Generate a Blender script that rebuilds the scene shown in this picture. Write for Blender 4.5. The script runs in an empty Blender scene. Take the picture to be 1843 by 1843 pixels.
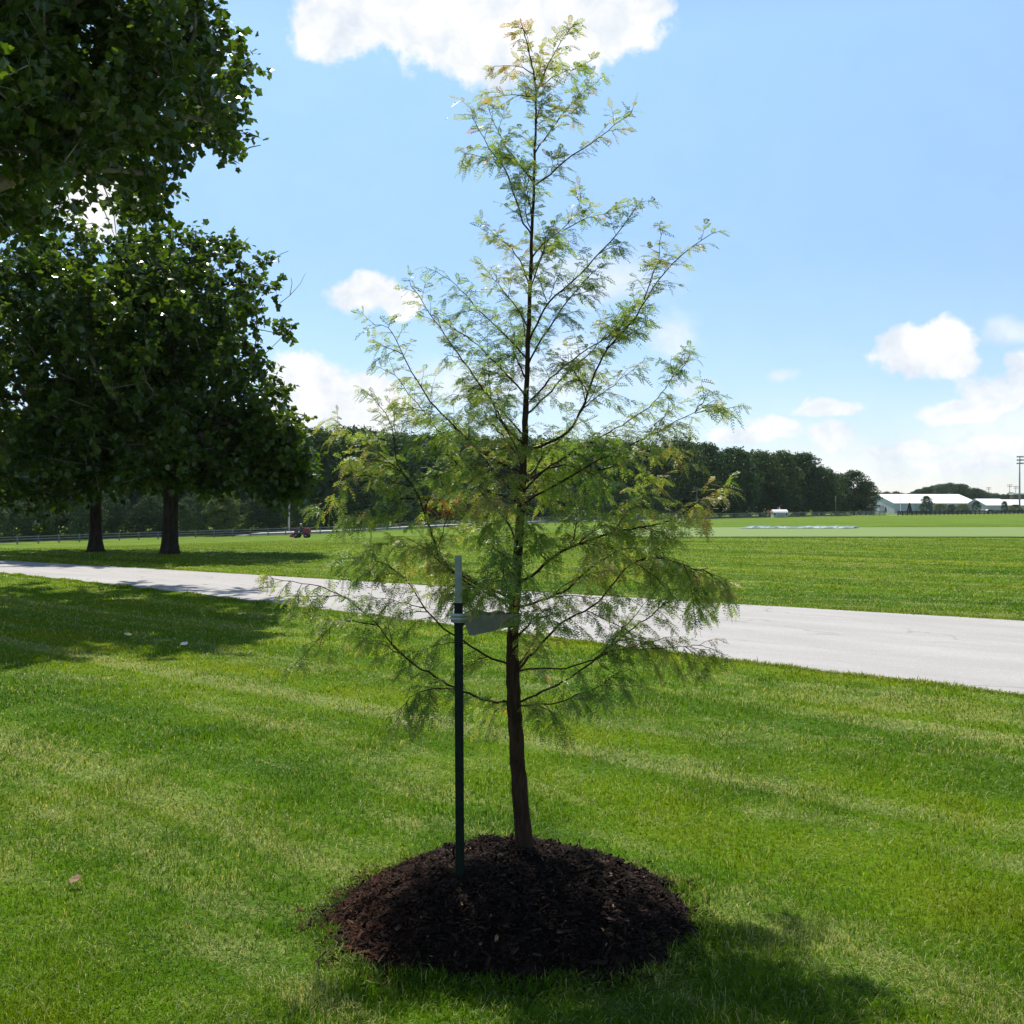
import bpy, bmesh, math, random
import numpy as np
from mathutils import Vector, Matrix

SC = bpy.context.scene
COL = SC.collection
rng = np.random.RandomState(7)
random.seed(7)
F, CX, HZ, H = 1890.0, 921.5, 915.0, 1.6      # focal (photo pixels), centre, horizon row, eye height

# ------------------------------------------------------------------ layout helpers
FA_X = [-400, 0, 600, 930, 1230, 1400, 1560, 1843, 2300]
FA_D = [130, 150, 170, 200, 230, 250, 275, 330, 380]
FA_Z = [-4.4, -3.64, -2.5, -1.36, -0.83, -0.52, -0.35, -0.15, 0.0]

def fence_d(px): return float(np.interp(px, FA_X, FA_D))

def gz(x, y):
    """height of the terrain: level lawn near by, easing down towards the far left"""
    return float(gzv(np.array([x], float), np.array([y], float))[0])
def gzv(x, y):
    ys = np.maximum(y, 1.0); px = CX + F * x / ys
    D = np.interp(px, FA_X, FA_D); Z = np.interp(px, FA_X, FA_Z)
    t = np.clip((y - 42) / (D - 42), 0, 1)
    return Z * (1 - (1 - t) ** 1.3)

def P(px, py, d): return Vector(((px - CX) / F * d, d, H - (py - HZ) / F * d))
def G(px, d):
    x = (px - CX) / F * d
    return Vector((x, d, gz(x, d)))
def hit(px, py):
    d = 3.0
    while d < 900:
        p = P(px, py, d)
        if p.z <= gz(p.x, p.y): return Vector((p.x, d, gz(p.x, d)))
        d *= 1.004
    return P(px, py, d)

# ------------------------------------------------------------------ object helpers
def empty(name, loc, rz=0.0):
    o = bpy.data.objects.new(name, None); COL.objects.link(o)
    o.location = loc; o.rotation_euler = (0, 0, rz); o.empty_display_size = 0.2
    return o

def tag(o, label=None, cat=None, group=None, kind=None):
    if label: o['label'] = label
    if cat: o['category'] = cat
    if group: o['group'] = group
    if kind: o['kind'] = kind
    return o

def link(name, me, mat=None, parent=None):
    o = bpy.data.objects.new(name, me); COL.objects.link(o)
    if mat is not None and len(me.materials) == 0: me.materials.append(mat)
    if parent is not None: o.parent = parent
    return o

class MB:
    """collects shapes that become ONE mesh"""
    def __init__(s): s.v = []; s.f = []; s.sm = []
    def add(s, vs, fs, smooth=False):
        b = len(s.v); s.v.extend([tuple(v) for v in vs])
        for f in fs: s.f.append(tuple(i + b for i in f)); s.sm.append(smooth)
    def box(s, c, size, rz=0.0, rx=0.0, ry=0.0, taper=1.0):
        M = Matrix.Translation(Vector(c)) @ Matrix.Rotation(rz, 4, 'Z') @ Matrix.Rotation(ry, 4, 'Y') @ Matrix.Rotation(rx, 4, 'X')
        x, y, z = size[0] / 2, size[1] / 2, size[2] / 2
        t = taper
        vs = [M @ Vector(q) for q in ((-x,-y,-z),(x,-y,-z),(x,y,-z),(-x,y,-z),(-x*t,-y*t,z),(x*t,-y*t,z),(x*t,y*t,z),(-x*t,y*t,z))]
        s.add(vs, [(0,3,2,1),(4,5,6,7),(0,1,5,4),(1,2,6,5),(2,3,7,6),(3,0,4,7)])
    def tube(s, pts, rad, n=6, cap=True, jit=0.0):
        pts = [Vector(p) for p in pts]; m = len(pts)
        if m < 2: return
        vs = []; up = None
        for i, p in enumerate(pts):
            t = (pts[min(i+1, m-1)] - pts[max(i-1, 0)])
            if t.length < 1e-9: t = Vector((0,0,1))
            t.normalize()
            if up is None:
                up = t.cross(Vector((0.31, 0.92, 0.2)))
                if up.length < 1e-3: up = t.cross(Vector((1,0,0)))
            else:
                up = up - t * up.dot(t)
            up.normalize(); w = t.cross(up)
            for k in range(n):
                a = 2 * math.pi * k / n
                r = rad[i] * (1 + (random.uniform(-jit, jit) if jit else 0))
                vs.append(p + (up * math.cos(a) + w * math.sin(a)) * r)
        fs = []
        for i in range(m - 1):
            for k in range(n):
                fs.append((i*n+k, i*n+(k+1)%n, (i+1)*n+(k+1)%n, (i+1)*n+k))
        if cap:
            fs.append(tuple(range(n))[::-1]); fs.append(tuple((m-1)*n+k for k in range(n)))
        s.add(vs, fs, True)
    def extrude(s, prof, y0, y1, M=None):
        """profile in local xz, extruded along local y"""
        n = len(prof)
        vs = [Vector((x, y0, z)) for x, z in prof] + [Vector((x, y1, z)) for x, z in prof]
        if M is not None: vs = [M @ v for v in vs]
        fs = [tuple(range(n)), tuple(range(2*n-1, n-1, -1))] + [(i, i+n, (i+1)%n+n, (i+1)%n) for i in range(n)]
        s.add(vs, fs)
    def lathe(s, prof, c=(0,0,0), n=16, axis='Z'):
        vs = []
        for r, z in prof:
            for k in range(n):
                a = 2*math.pi*k/n
                q = Vector((r*math.cos(a), r*math.sin(a), z))
                if axis == 'Y': q = Vector((q.x, q.z, q.y))
                if axis == 'X': q = Vector((q.z, q.x, q.y))
                vs.append(q + Vector(c))
        fs = [(i*n+k, i*n+(k+1)%n, (i+1)*n+(k+1)%n, (i+1)*n+k) for i in range(len(prof)-1) for k in range(n)]
        fs.append(tuple(range(n))[::-1]); fs.append(tuple((len(prof)-1)*n+k for k in range(n)))
        s.add(vs, fs, True)
    def mesh(s, name):
        me = bpy.data.meshes.new(name); me.from_pydata(s.v, [], s.f); me.update()
        me.polygons.foreach_set('use_smooth', s.sm)
        bm = bmesh.new(); bm.from_mesh(me); bmesh.ops.recalc_face_normals(bm, faces=bm.faces); bm.to_mesh(me); bm.free()
        return me
    def build(s, name, mat=None, parent=None): return link(name, s.mesh(name), mat, parent)

def np_mesh(name, verts, loops, starts, attrs=None, smooth=False):
    """big meshes straight from arrays; attrs = per-vertex floats"""
    me = bpy.data.meshes.new(name)
    verts = np.ascontiguousarray(verts, dtype=np.float32).reshape(-1, 3)
    me.vertices.add(len(verts)); me.vertices.foreach_set('co', verts.ravel())
    me.loops.add(len(loops)); me.loops.foreach_set('vertex_index', np.asarray(loops, dtype=np.int32))
    me.polygons.add(len(starts)); me.polygons.foreach_set('loop_start', np.asarray(starts, dtype=np.int32))
    me.update(calc_edges=True)
    me.polygons.foreach_set('use_smooth', np.full(len(starts), smooth))
    for k, a in (attrs or {}).items():
        at = me.attributes.new(k, 'FLOAT', 'POINT'); at.data.foreach_set('value', np.asarray(a, dtype=np.float32))
    me.update()
    return me

def unit(a): return a / np.maximum(np.linalg.norm(a, axis=-1, keepdims=True), 1e-9)

# ------------------------------------------------------------------ material helpers
def mat(name):
    m = bpy.data.materials.new(name); m.use_nodes = True
    nt = m.node_tree; b = nt.nodes['Principled BSDF']
    return m, nt, b
def N(nt, t, **kw):
    n = nt.nodes.new(t)
    for k, v in kw.items(): setattr(n, k, v)
    return n
def noise(nt, vec, scale, detail=4, rough=0.55, dist=0.0):
    n = N(nt, 'ShaderNodeTexNoise'); n.inputs['Scale'].default_value = scale
    n.inputs['Detail'].default_value = detail; n.inputs['Roughness'].default_value = rough
    n.inputs['Distortion'].default_value = dist
    if vec is not None: nt.links.new(vec, n.inputs['Vector'])
    return n.outputs['Fac']
def ramp(nt, fac, stops):
    r = N(nt, 'ShaderNodeValToRGB'); e = r.color_ramp.elements
    while len(e) < len(stops): e.new(0.5)
    for i, (p, c) in enumerate(stops):
        e[i].position = p; e[i].color = (*c, 1) if len(c) == 3 else c
    nt.links.new(fac, r.inputs['Fac'])
    return r.outputs['Color']
def g3(v): return (v, v, v)
def mixc(nt, fac, a, b, mode='MIX'):
    m = N(nt, 'ShaderNodeMix', data_type='RGBA', blend_type=mode)
    for s, v in ((m.inputs['Factor'], fac), (m.inputs[6], a), (m.inputs[7], b)):
        if hasattr(v, 'links'): nt.links.new(v, s)
        elif isinstance(v, (int, float)): s.default_value = v
        else: s.default_value = (*v, 1)
    return m.outputs[2]
def mth(nt, op, a, b=None, c=None, clamp=False):
    m = N(nt, 'ShaderNodeMath', operation=op, use_clamp=clamp)
    for i, v in enumerate((a, b, c)):
        if v is None: continue
        if hasattr(v, 'links'): nt.links.new(v, m.inputs[i])
        else: m.inputs[i].default_value = v
    return m.outputs[0]
def coords(nt): return N(nt, 'ShaderNodeTexCoord').outputs['Object']
def mapv(nt, vec, scale=(1,1,1), rot=(0,0,0), loc=(0,0,0)):
    m = N(nt, 'ShaderNodeMapping'); nt.links.new(vec, m.inputs['Vector'])
    m.inputs['Scale'].default_value = scale; m.inputs['Rotation'].default_value = rot; m.inputs['Location'].default_value = loc
    return m.outputs['Vector']
def bump(nt, b, h, strength=0.3, dist=0.02):
    n = N(nt, 'ShaderNodeBump'); n.inputs['Strength'].default_value = strength; n.inputs['Distance'].default_value = dist
    nt.links.new(h, n.inputs['Height']); nt.links.new(n.outputs['Normal'], b.inputs['Normal'])

def simple(name, c, rough=0.7, metal=0.0, var=0.25, scale=6.0, c2=None):
    m, nt, b = mat(name); v = coords(nt)
    c2 = c2 or tuple(x * (1 - var) for x in c)
    nt.links.new(ramp(nt, noise(nt, v, scale), [(0.35, c2), (0.65, c)]), b.inputs['Base Color'])
    b.inputs['Roughness'].default_value = rough; b.inputs['Metallic'].default_value = metal
    return m

def leafy(name, stops, trans=0.35, rough=0.45, attr='tint', spec=0.5, tmul=(1.3, 1.15, 0.5)):
    """leaf surface: glossy diffuse front plus light let through from behind; colour varies leaf by leaf"""
    m, nt, b = mat(name)
    a = N(nt, 'ShaderNodeAttribute', attribute_name=attr)
    col = ramp(nt, a.outputs['Fac'], stops)
    nt.links.new(col, b.inputs['Base Color']); b.inputs['Roughness'].default_value = rough
    b.inputs['Specular IOR Level'].default_value = spec
    tr = N(nt, 'ShaderNodeBsdfTranslucent')
    nt.links.new(mixc(nt, 1.0, col, tmul, 'MULTIPLY'), tr.inputs['Color'])
    mx = N(nt, 'ShaderNodeMixShader'); mx.inputs[0].default_value = trans
    nt.links.new(b.outputs[0], mx.inputs[1]); nt.links.new(tr.outputs[0], mx.inputs[2])
    nt.links.new(mx.outputs[0], nt.nodes['Material Output'].inputs['Surface'])
    return m

def bark(name, c1, c2, scale=(14, 14, 3), rough=0.9, strength=0.6):
    m, nt, b = mat(name); v = mapv(nt, coords(nt), scale)
    n1 = noise(nt, v, 2.2, 6, 0.65)
    nt.links.new(ramp(nt, n1, [(0.3, c1), (0.7, c2)]), b.inputs['Base Color'])
    b.inputs['Roughness'].default_value = rough; b.inputs['Specular IOR Level'].default_value = 0.12
    bump(nt, b, n1, strength, 0.02)
    return m

# lawn colours shared by ground and blades: mowing streaks run along the drive
ROADROT = math.radians(42)
def lawn_color(nt, v, rnd=None):
    st = mapv(nt, v, (1, 1, 1), (0, 0, ROADROT))               # x' along the drive, y' across it
    big = noise(nt, mapv(nt, st, (0.10, 0.42, 1)), 1.0, 4, 0.6)
    patch = noise(nt, v, 1.1, 5, 0.6, 0.4)
    fine = noise(nt, v, 9.0, 3, 0.6)
    g = ramp(nt, mth(nt, 'ADD', mth(nt, 'MULTIPLY', big, 0.6), mth(nt, 'MULTIPLY', patch, 0.4)),
             [(0.36, LG[0]), (0.5, LG[1]), (0.62, LG[2])])
    if rnd is not None:
        g = mixc(nt, 1.0, g, ramp(nt, rnd, [(0.0, (0.55, 0.62, 0.6)), (0.5, (1, 1, 1)), (0.8, (1.35, 1.2, 1.1))]), 'MULTIPLY')
    straw_n = mth(nt, 'ADD', mth(nt, 'MULTIPLY', noise(nt, mapv(nt, st, (0.20, 1.5, 1), (0, 0, 0), (3.1, 1.7, 0)), 1.0, 5, 0.62), 0.7),
                  mth(nt, 'MULTIPLY', noise(nt, v, 2.3, 4, 0.6), 0.3))
    s = ramp(nt, straw_n, [(0.51, g3(0)), (0.62, g3(1))])
    ln = noise(nt, mapv(nt, st, (0.045, 1.25, 1), (0, 0, 0), (7.7, 2.9, 0)), 1.0, 3, 0.55)
    s = mth(nt, 'MAXIMUM', s, ramp(nt, ln, [(0.57, g3(0)), (0.66, g3(1.0))]))
    dk = noise(nt, mapv(nt, st, (0.03, 0.55, 1), (0, 0, 0), (1.7, 5.9, 0)), 1.0, 2, 0.5)
    g = mixc(nt, 1.0, g, ramp(nt, dk, [(0.38, (0.68, 0.80, 0.85)), (0.56, (1.06, 1.04, 1.0))]), 'MULTIPLY')
    if rnd is not None:
        k = mth(nt, 'ADD', mth(nt, 'MULTIPLY', s, 0.32), 0.06)
        s = mth(nt, 'LESS_THAN', mth(nt, 'FRACT', mth(nt, 'MULTIPLY', rnd, 7.31)), k)
    else:
        s = mth(nt, 'MULTIPLY', s, mth(nt, 'ADD', mth(nt, 'MULTIPLY', fine, 0.5), 0.2))
    return mixc(nt, s, g, STRAW)
LG = ((0.068, 0.158, 0.005), (0.138, 0.245, 0.004), (0.200, 0.262, 0.006))
STRAW = (0.42, 0.42, 0.17)

def make_ground_mat():
    m, nt, b = mat('lawn_ground'); v = coords(nt)
    c = mixc(nt, 1.0, lawn_color(nt, v), (0.72, 0.74, 0.78), 'MULTIPLY')
    st = mapv(nt, v, (1, 1, 1), (0, 0, ROADROT))
    fine = noise(nt, v, 26, 5, 0.7)
    c = mixc(nt, 1.0, c, ramp(nt, fine, [(0.3, g3(0.55)), (0.7, g3(1.25))]), 'MULTIPLY')
    # broad mown bands of the far field
    w = N(nt, 'ShaderNodeTexWave', wave_type='BANDS', bands_direction='Y'); w.inputs['Scale'].default_value = 0.055
    w.inputs['Distortion'].default_value = 1.2; w.inputs['Detail'].default_value = 2; w.inputs['Detail Scale'].default_value = 0.4
    nt.links.new(st, w.inputs['Vector'])
    c = mixc(nt, 1.0, c, ramp(nt, w.outputs['Fac'], [(0.3, (0.86, 0.9, 0.9)), (0.7, (1.12, 1.08, 1.0))]), 'MULTIPLY')
    nt.links.new(c, b.inputs['Base Color']); b.inputs['Roughness'].default_value = 0.85
    b.inputs['Specular IOR Level'].default_value = 0.05
    bump(nt, b, fine, 0.8, 0.03)
    return m
def make_blade_mat():
    m, nt, b = mat('grass_blade'); v = coords(nt)
    rnd = N(nt, 'ShaderNodeAttribute', attribute_name='rnd').outputs['Fac']
    c = lawn_color(nt, v, rnd)
    nt.links.new(c, b.inputs['Base Color']); b.inputs['Roughness'].default_value = 0.42
    b.inputs['Specular IOR Level'].default_value = 0.10
    tr = N(nt, 'ShaderNodeBsdfTranslucent'); nt.links.new(mixc(nt, 1.0, c, (1.35, 1.25, 0.6), 'MULTIPLY'), tr.inputs['Color'])
    mx = N(nt, 'ShaderNodeMixShader'); mx.inputs[0].default_value = 0.42
    nt.links.new(b.outputs[0], mx.inputs[1]); nt.links.new(tr.outputs[0], mx.inputs[2])
    nt.links.new(mx.outputs[0], nt.nodes['Material Output'].inputs['Surface'])
    return m

# ------------------------------------------------------------------ camera, sun, sky
cam = bpy.data.cameras.new('camera'); cam.sensor_width = 36; cam.lens = 36 * F / 1843
cam.clip_start = 0.05; cam.clip_end = 6000
co = bpy.data.objects.new('camera', cam); COL.objects.link(co)
co.location = (0, 0, H); co.rotation_euler = (math.radians(90) - math.atan((921.5 - HZ) / F), 0, 0)
SC.camera = co

SUN_EL, SUN_AZ = math.radians(61), math.radians(-21)            # azimuth from +Y towards +X
sd = Vector((math.sin(SUN_AZ) * math.cos(SUN_EL), math.cos(SUN_AZ) * math.cos(SUN_EL), math.sin(SUN_EL)))
sl = bpy.data.lights.new('sun', 'SUN'); sl.energy = 5.0; sl.angle = math.radians(0.53); sl.color = (1.0, 0.95, 0.87)
so = bpy.data.objects.new('sun', sl); COL.objects.link(so)
so.rotation_euler = sd.to_track_quat('Z', 'Y').to_euler(); so.location = (0, 0, 60)

def build_world():
    w = bpy.data.worlds.new('World'); SC.world = w; w.use_nodes = True
    nt = w.node_tree; bg = nt.nodes['Background']; L = nt.links
    S = 0.115
    sky = N(nt, 'ShaderNodeTexSky', sky_type='NISHITA'); sky.sun_disc = False
    sky.sun_elevation = SUN_EL; sky.sun_rotation = SUN_AZ
    sky.air_density = 1.0; sky.dust_density = 0.15; sky.ozone_density = 2.2
    d = N(nt, 'ShaderNodeTexCoord').outputs['Generated']
    nrm = N(nt, 'ShaderNodeVectorMath', operation='NORMALIZE'); L.new(d, nrm.inputs[0])
    sp = N(nt, 'ShaderNodeSeparateXYZ'); L.new(nrm.outputs[0], sp.inputs[0])
    az = mth(nt, 'ARCTAN2', sp.outputs[0], sp.outputs[1]); el = mth(nt, 'ARCSINE', sp.outputs[2])
    cb = N(nt, 'ShaderNodeCombineXYZ'); L.new(az, cb.inputs[0]); L.new(el, cb.inputs[1])
    V = cb.outputs[0]
    dn = N(nt, 'ShaderNodeTexNoise'); dn.inputs['Scale'].default_value = 26; dn.inputs['Detail'].default_value = 5; L.new(V, dn.inputs['Vector'])
    off = N(nt, 'ShaderNodeVectorMath', operation='MULTIPLY_ADD'); L.new(dn.outputs['Color'], off.inputs[0])
    off.inputs[1].default_value = (0.03, 0.024, 0); off.inputs[2].default_value = (-0.015, -0.012, 0)
    ad = N(nt, 'ShaderNodeVectorMath', operation='ADD'); L.new(V, ad.inputs[0]); L.new(off.outputs[0], ad.inputs[1])
    VD = ad.outputs[0]
    fb = noise(nt, V, 30, 10, 0.62)
    def group(blobs):
        out = None
        for (px, py, rx, ry) in blobs:
            a = math.atan((px - CX) / F); e = math.atan((HZ - py) / F * math.cos(a))
            s1 = N(nt, 'ShaderNodeVectorMath', operation='SUBTRACT'); L.new(VD, s1.inputs[0]); s1.inputs[1].default_value = (a, e, 0)
            s2 = N(nt, 'ShaderNodeVectorMath', operation='MULTIPLY'); L.new(s1.outputs[0], s2.inputs[0]); s2.inputs[1].default_value = (F/rx*math.cos(a)**-1, F/ry, 0)
            ln = N(nt, 'ShaderNodeVectorMath', operation='LENGTH'); L.new(s2.outputs[0], ln.inputs[0])
            f = mth(nt, 'SUBTRACT', 1.0, ln.outputs['Value'])
            out = f if out is None else mth(nt, 'SMOOTH_MAX', out, f, 0.25)
        return out
    def alpha(f, lo, hi, amt):
        f = mth(nt, 'ADD', f, mth(nt, 'MULTIPLY', mth(nt, 'SUBTRACT', fb, 0.5), amt))
        mr = N(nt, 'ShaderNodeMapRange', interpolation_type='SMOOTHSTEP'); L.new(f, mr.inputs[0])
        mr.inputs[1].default_value = lo; mr.inputs[2].default_value = hi
        return mr.outputs[0]
    solid = group([(690,10,150,80),(590,50,70,60),(820,30,170,100),(890,95,80,70),(980,30,170,110),(1110,10,110,90),(720,-60,300,90),(1000,-80,330,100),
                   (660,532,70,42),(715,548,50,28),(1645,630,72,44),(1695,622,72,52),(1722,648,50,32),
                   (555,690,95,62),(640,725,120,55),(560,760,190,60),(175,352,110,80),(-300,200,300,200)])
    mid = group([(1778,715,60,46),(1715,748,85,28),(1840,668,34,38),(1493,737,80,18),(1398,766,50,26),(1335,782,70,20),(1500,782,52,26),(1815,800,90,24),(1640,812,80,16),(1730,838,110,14),(2200,700,300,120)])
    faint = group([(1212,608,50,50),(1020,640,60,60),(1815,596,60,30),(1250,700,50,24),(1405,680,30,14),(900,690,300,60),(1560,840,460,60),(1820,770,200,70),(1050,500,200,60)])
    a1 = alpha(solid, -0.06, 0.30, 1.15); a2 = mth(nt, 'MULTIPLY', alpha(mid, -0.10, 0.38, 1.25), 0.92); a3 = mth(nt, 'MULTIPLY', mth(nt, 'ADD', alpha(faint, -0.1, 0.8, 1.0), .10), 0.55)
    hz = N(nt, 'ShaderNodeMapRange', interpolation_type='SMOOTHSTEP'); L.new(el, hz.inputs[0])
    hz.inputs[1].default_value = 0.16; hz.inputs[2].default_value = -0.02; hz.inputs[3].default_value = 0; hz.inputs[4].default_value = 0.35
    al = mth(nt, 'MAXIMUM', mth(nt, 'MAXIMUM', a1, a2), mth(nt, 'MAXIMUM', a3, hz.outputs[0]), clamp=True)
    cl = ramp(nt, noise(nt, VD, 22, 8, 0.62), [(0.34, (0.76, 0.83, 0.92)), (0.58, (1.04, 1.04, 1.04))])
    sc = N(nt, 'ShaderNodeVectorMath', operation='SCALE'); L.new(cl, sc.inputs[0]); sc.inputs['Scale'].default_value = CLOUD / S
    eg = N(nt, 'ShaderNodeMapRange'); L.new(el, eg.inputs[0]); eg.inputs[1].default_value = 0.05; eg.inputs[2].default_value = 1.20
    st = mixc(nt, 1.0, sky.outputs[0], ramp(nt, eg.outputs[0], [(0.0, (0.80, 0.81, 0.93)), (0.16, (0.90, 0.97, 1.02)), (0.32, (1.26, 1.34, 1.20)), (0.46, (0.95, 1.0, 1.0)), (0.7, (0.62, 0.66, 0.72))]), 'MULTIPLY')
    L.new(mixc(nt, al, st, sc.outputs[0]), bg.inputs['Color']); bg.inputs['Strength'].default_value = S
    w.cycles.sampling_method = 'MANUAL'; w.cycles.sample_map_resolution = 512
CLOUD = 0.75
SKYTINT = (1.03, 1.10, 1.07)
build_world()
vs = SC.view_settings; vs.view_transform = 'Standard'; vs.look = 'None'; vs.exposure = 0.45; vs.gamma = 1.0
SC.cycles.max_bounces = 8; SC.cycles.transparent_max_bounces = 4; SC.cycles.volume_bounces = 0
SC.cycles.sample_clamp_indirect = 6

# ------------------------------------------------------------------ ground
M_GROUND = make_ground_mat()
def build_ground():
    ys = np.concatenate([[-60, -20, -5], np.arange(0, 40, 5.0), np.arange(40, 60, 2.0), np.geomspace(60, 420, 44), [520, 700, 1000, 1500, 2400]])
    us = np.concatenate([[-6, -4, -2.5, -1.8, -1.3], np.linspace(-1.0, 1.0, 61), [1.3, 1.8, 2.5, 4, 6]])
    vsx = []
    for y in ys:
        s = max(abs(y), 60.0)
        for u in us: vsx.append((u * s, y, gz(u * s, y)))
    nu = len(us); fs = []
    for i in range(len(ys) - 1):
        for j in range(nu - 1): fs.append((i*nu+j, i*nu+j+1, (i+1)*nu+j+1, (i+1)*nu+j))
    me = bpy.data.meshes.new('lawn'); me.from_pydata(vsx, [], fs); me.update()
    me.polygons.foreach_set('use_smooth', [True] * len(fs))
    return tag(link('lawn', me, M_GROUND), 'broad mown green lawn and field', 'lawn', kind='structure')
build_ground()

# drive: near and far edges measured from the picture, extended both ways
RN = [(-60, 70), (-40, 50.5), (-22, 34.6), (-12.7, 25.9), (-8.3, 21.75), (-5.4, 18.9), (-2.9, 16.35), (0.5, 12.85), (2.1, 11.2), (4.4, 8.93), (9, 4.3), (20, -7)]
RF = [(-60, 77), (-40, 55.5), (-24, 39.3), (-15.85, 32.4), (-8.6, 27.0), (-5.3, 24.5), (0, 20.35), (3.81, 17.4), (7.3, 14.8), (14, 9.6), (20, 4.9), (30, -3.5)]
RN_ = np.array(RN); RF_ = np.array(RF)
def near_edge(x): return np.interp(x, RN_[:, 0], RN_[:, 1])
def far_edge(x): return np.interp(x, RF_[:, 0], RF_[:, 1])

def road_mat():
    m, nt, b = mat('drive_concrete'); v = coords(nt)
    st = mapv(nt, v, (1, 1, 1), (0, 0, ROADROT))
    n1 = noise(nt, mapv(nt, st, (0.25, 1.3, 1)), 1.2, 5, 0.6)
    grit = noise(nt, v, 60, 3, 0.7)
    c = ramp(nt, n1, [(0.3, (0.315, 0.300, 0.284)), (0.7, (0.39, 0.374, 0.356))])
    c = mixc(nt, 1.0, c, ramp(nt, grit, [(0.3, g3(0.74)), (0.7, g3(1.12))]), 'MULTIPLY')
    # hairline cracks with their own winding shape
    vo = N(nt, 'ShaderNodeTexVoronoi', feature='DISTANCE_TO_EDGE'); vo.inputs['Scale'].default_value = 0.55
    nd = N(nt, 'ShaderNodeTexNoise'); nd.inputs['Scale'].default_value = 1.6; nd.inputs['Detail'].default_value = 5; nt.links.new(v, nd.inputs['Vector'])
    mx = N(nt, 'ShaderNodeVectorMath', operation='MULTIPLY_ADD'); nt.links.new(nd.outputs['Color'], mx.inputs[0])
    mx.inputs[1].default_value = (0.9, 0.9, 0); nt.links.new(mapv(nt, st, (0.45, 1.3, 1)), mx.inputs[2])
    nt.links.new(mx.outputs[0], vo.inputs['Vector'])
    crack = mth(nt, 'MULTIPLY', ramp(nt, vo.outputs['Distance'], [(0.0, g3(1)), (0.022, g3(0))]),
                ramp(nt, noise(nt, v, 0.8, 3), [(0.42, g3(0)), (0.60, g3(0.7))]))
    c = mixc(nt, crack, c, (0.16, 0.145, 0.13))
    nt.links.new(c, b.inputs['Base Color']); b.inputs['Roughness'].default_value = 0.9
    bump(nt, b, grit, 0.25, 0.004)
    return m
def build_road():
    xs = np.linspace(-58, 19.5, 156); vsx = []; fs = []
    rr = np.random.RandomState(3)
    for i, t in enumerate(np.linspace(0, 1, 260)):
        # walk both edges at matching arc fraction
        def walk(E):
            seg = np.hypot(*np.diff(E, axis=0).T); cum = np.concatenate([[0], np.cumsum(seg)]); s = t * cum[-1]
            return np.interp(s, cum, E[:, 0]), np.interp(s, cum, E[:, 1])
        for e, (a, b2) in enumerate((walk(RN_), walk(RF_))):
            a += rr.uniform(-.03, .03); b2 += rr.uniform(-.03, .03)
            vsx.append((a, b2, max(gz(a, b2), -9) + 0.012))
        if i: fs.append((2*i-2, 2*i-1, 2*i+1, 2*i))
    me = bpy.data.meshes.new('driveway'); me.from_pydata(vsx, [], fs); me.update()
    tag(link('driveway', me, road_mat()), 'pale concrete drive crossing the lawn behind the young tree', 'driveway', kind='structure')
build_road()

# pale close-mown green on the right of the far field
def build_green():
    m, nt, b = mat('fine_turf'); v = coords(nt)
    c = ramp(nt, noise(nt, mapv(nt, v, (0.25, 1, 1), (0, 0, 0.06)), 0.5, 4), [(0.3, (0.118, 0.182, 0.028)), (0.7, (0.146, 0.214, 0.036))])
    c = mixc(nt, 1.0, c, ramp(nt, noise(nt, v, 20, 4, 0.7), [(0.3, g3(0.8)), (0.7, g3(1.15))]), 'MULTIPLY')
    nt.links.new(c, b.inputs['Base Color']); b.inputs['Roughness'].default_value = 0.9
    vsx = []; fs = []; n = 70
    for i in range(n):
        px = 1040 + i * 15
        e = min(1, (px - 1040) / 130.0); e = e ** 0.5
        yf, yn = 958 - 8 * e, 958 + 9.5 * e
        A, B = hit(px, yn), hit(px, yf)
        for k in range(6):
            q = A.lerp(B, k / 5); vsx.append((q.x, q.y, gz(q.x, q.y) + 0.05))
        if i:
            for k in range(5): fs.append(((i-1)*6+k, i*6+k, i*6+k+1, (i-1)*6+k+1))
    me = bpy.data.meshes.new('putting_green'); me.from_pydata(vsx, [], fs); me.update()
    tag(link('putting_green', me, m), 'pale close mown turf across the far field', 'green', kind='structure')
build_green()

# pale lane beyond the boundary fence
def build_lane():
    vsx = []; fs = []
    m = simple('lane_concrete', (0.50, 0.49, 0.47), 0.9, scale=0.6)
    for i, px in enumerate(range(424, 1640, 16)):
        d = fence_d(px)
        for k, dd in enumerate((3.0, 9.5)):
            q = G(px, d + dd); lift = float(np.interp(px, [424, 470, 600, 1000, 1130, 1640], [0.0, 0.35, 0.40, 0.35, 0.03, 0.03]))
            vsx.append((q.x, q.y, q.z + lift))
        if i: fs.append((2*i-2, 2*i, 2*i+1, 2*i-1))
    n0 = len(vsx)
    vsx += [(x, y, z - 0.9) for x, y, z in vsx[:n0]]
    for i in range(1, n0 // 2): fs.append((2*i-2, n0+2*i-2, n0+2*i, 2*i)); fs.append((2*i-1, 2*i+1, n0+2*i+1, n0+2*i-1))
    me = bpy.data.meshes.new('lane'); me.from_pydata(vsx, [], fs); me.update()
    tag(link('lane', me, m), 'pale lane running behind the boundary fence', 'road', kind='structure')
build_lane()

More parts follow.
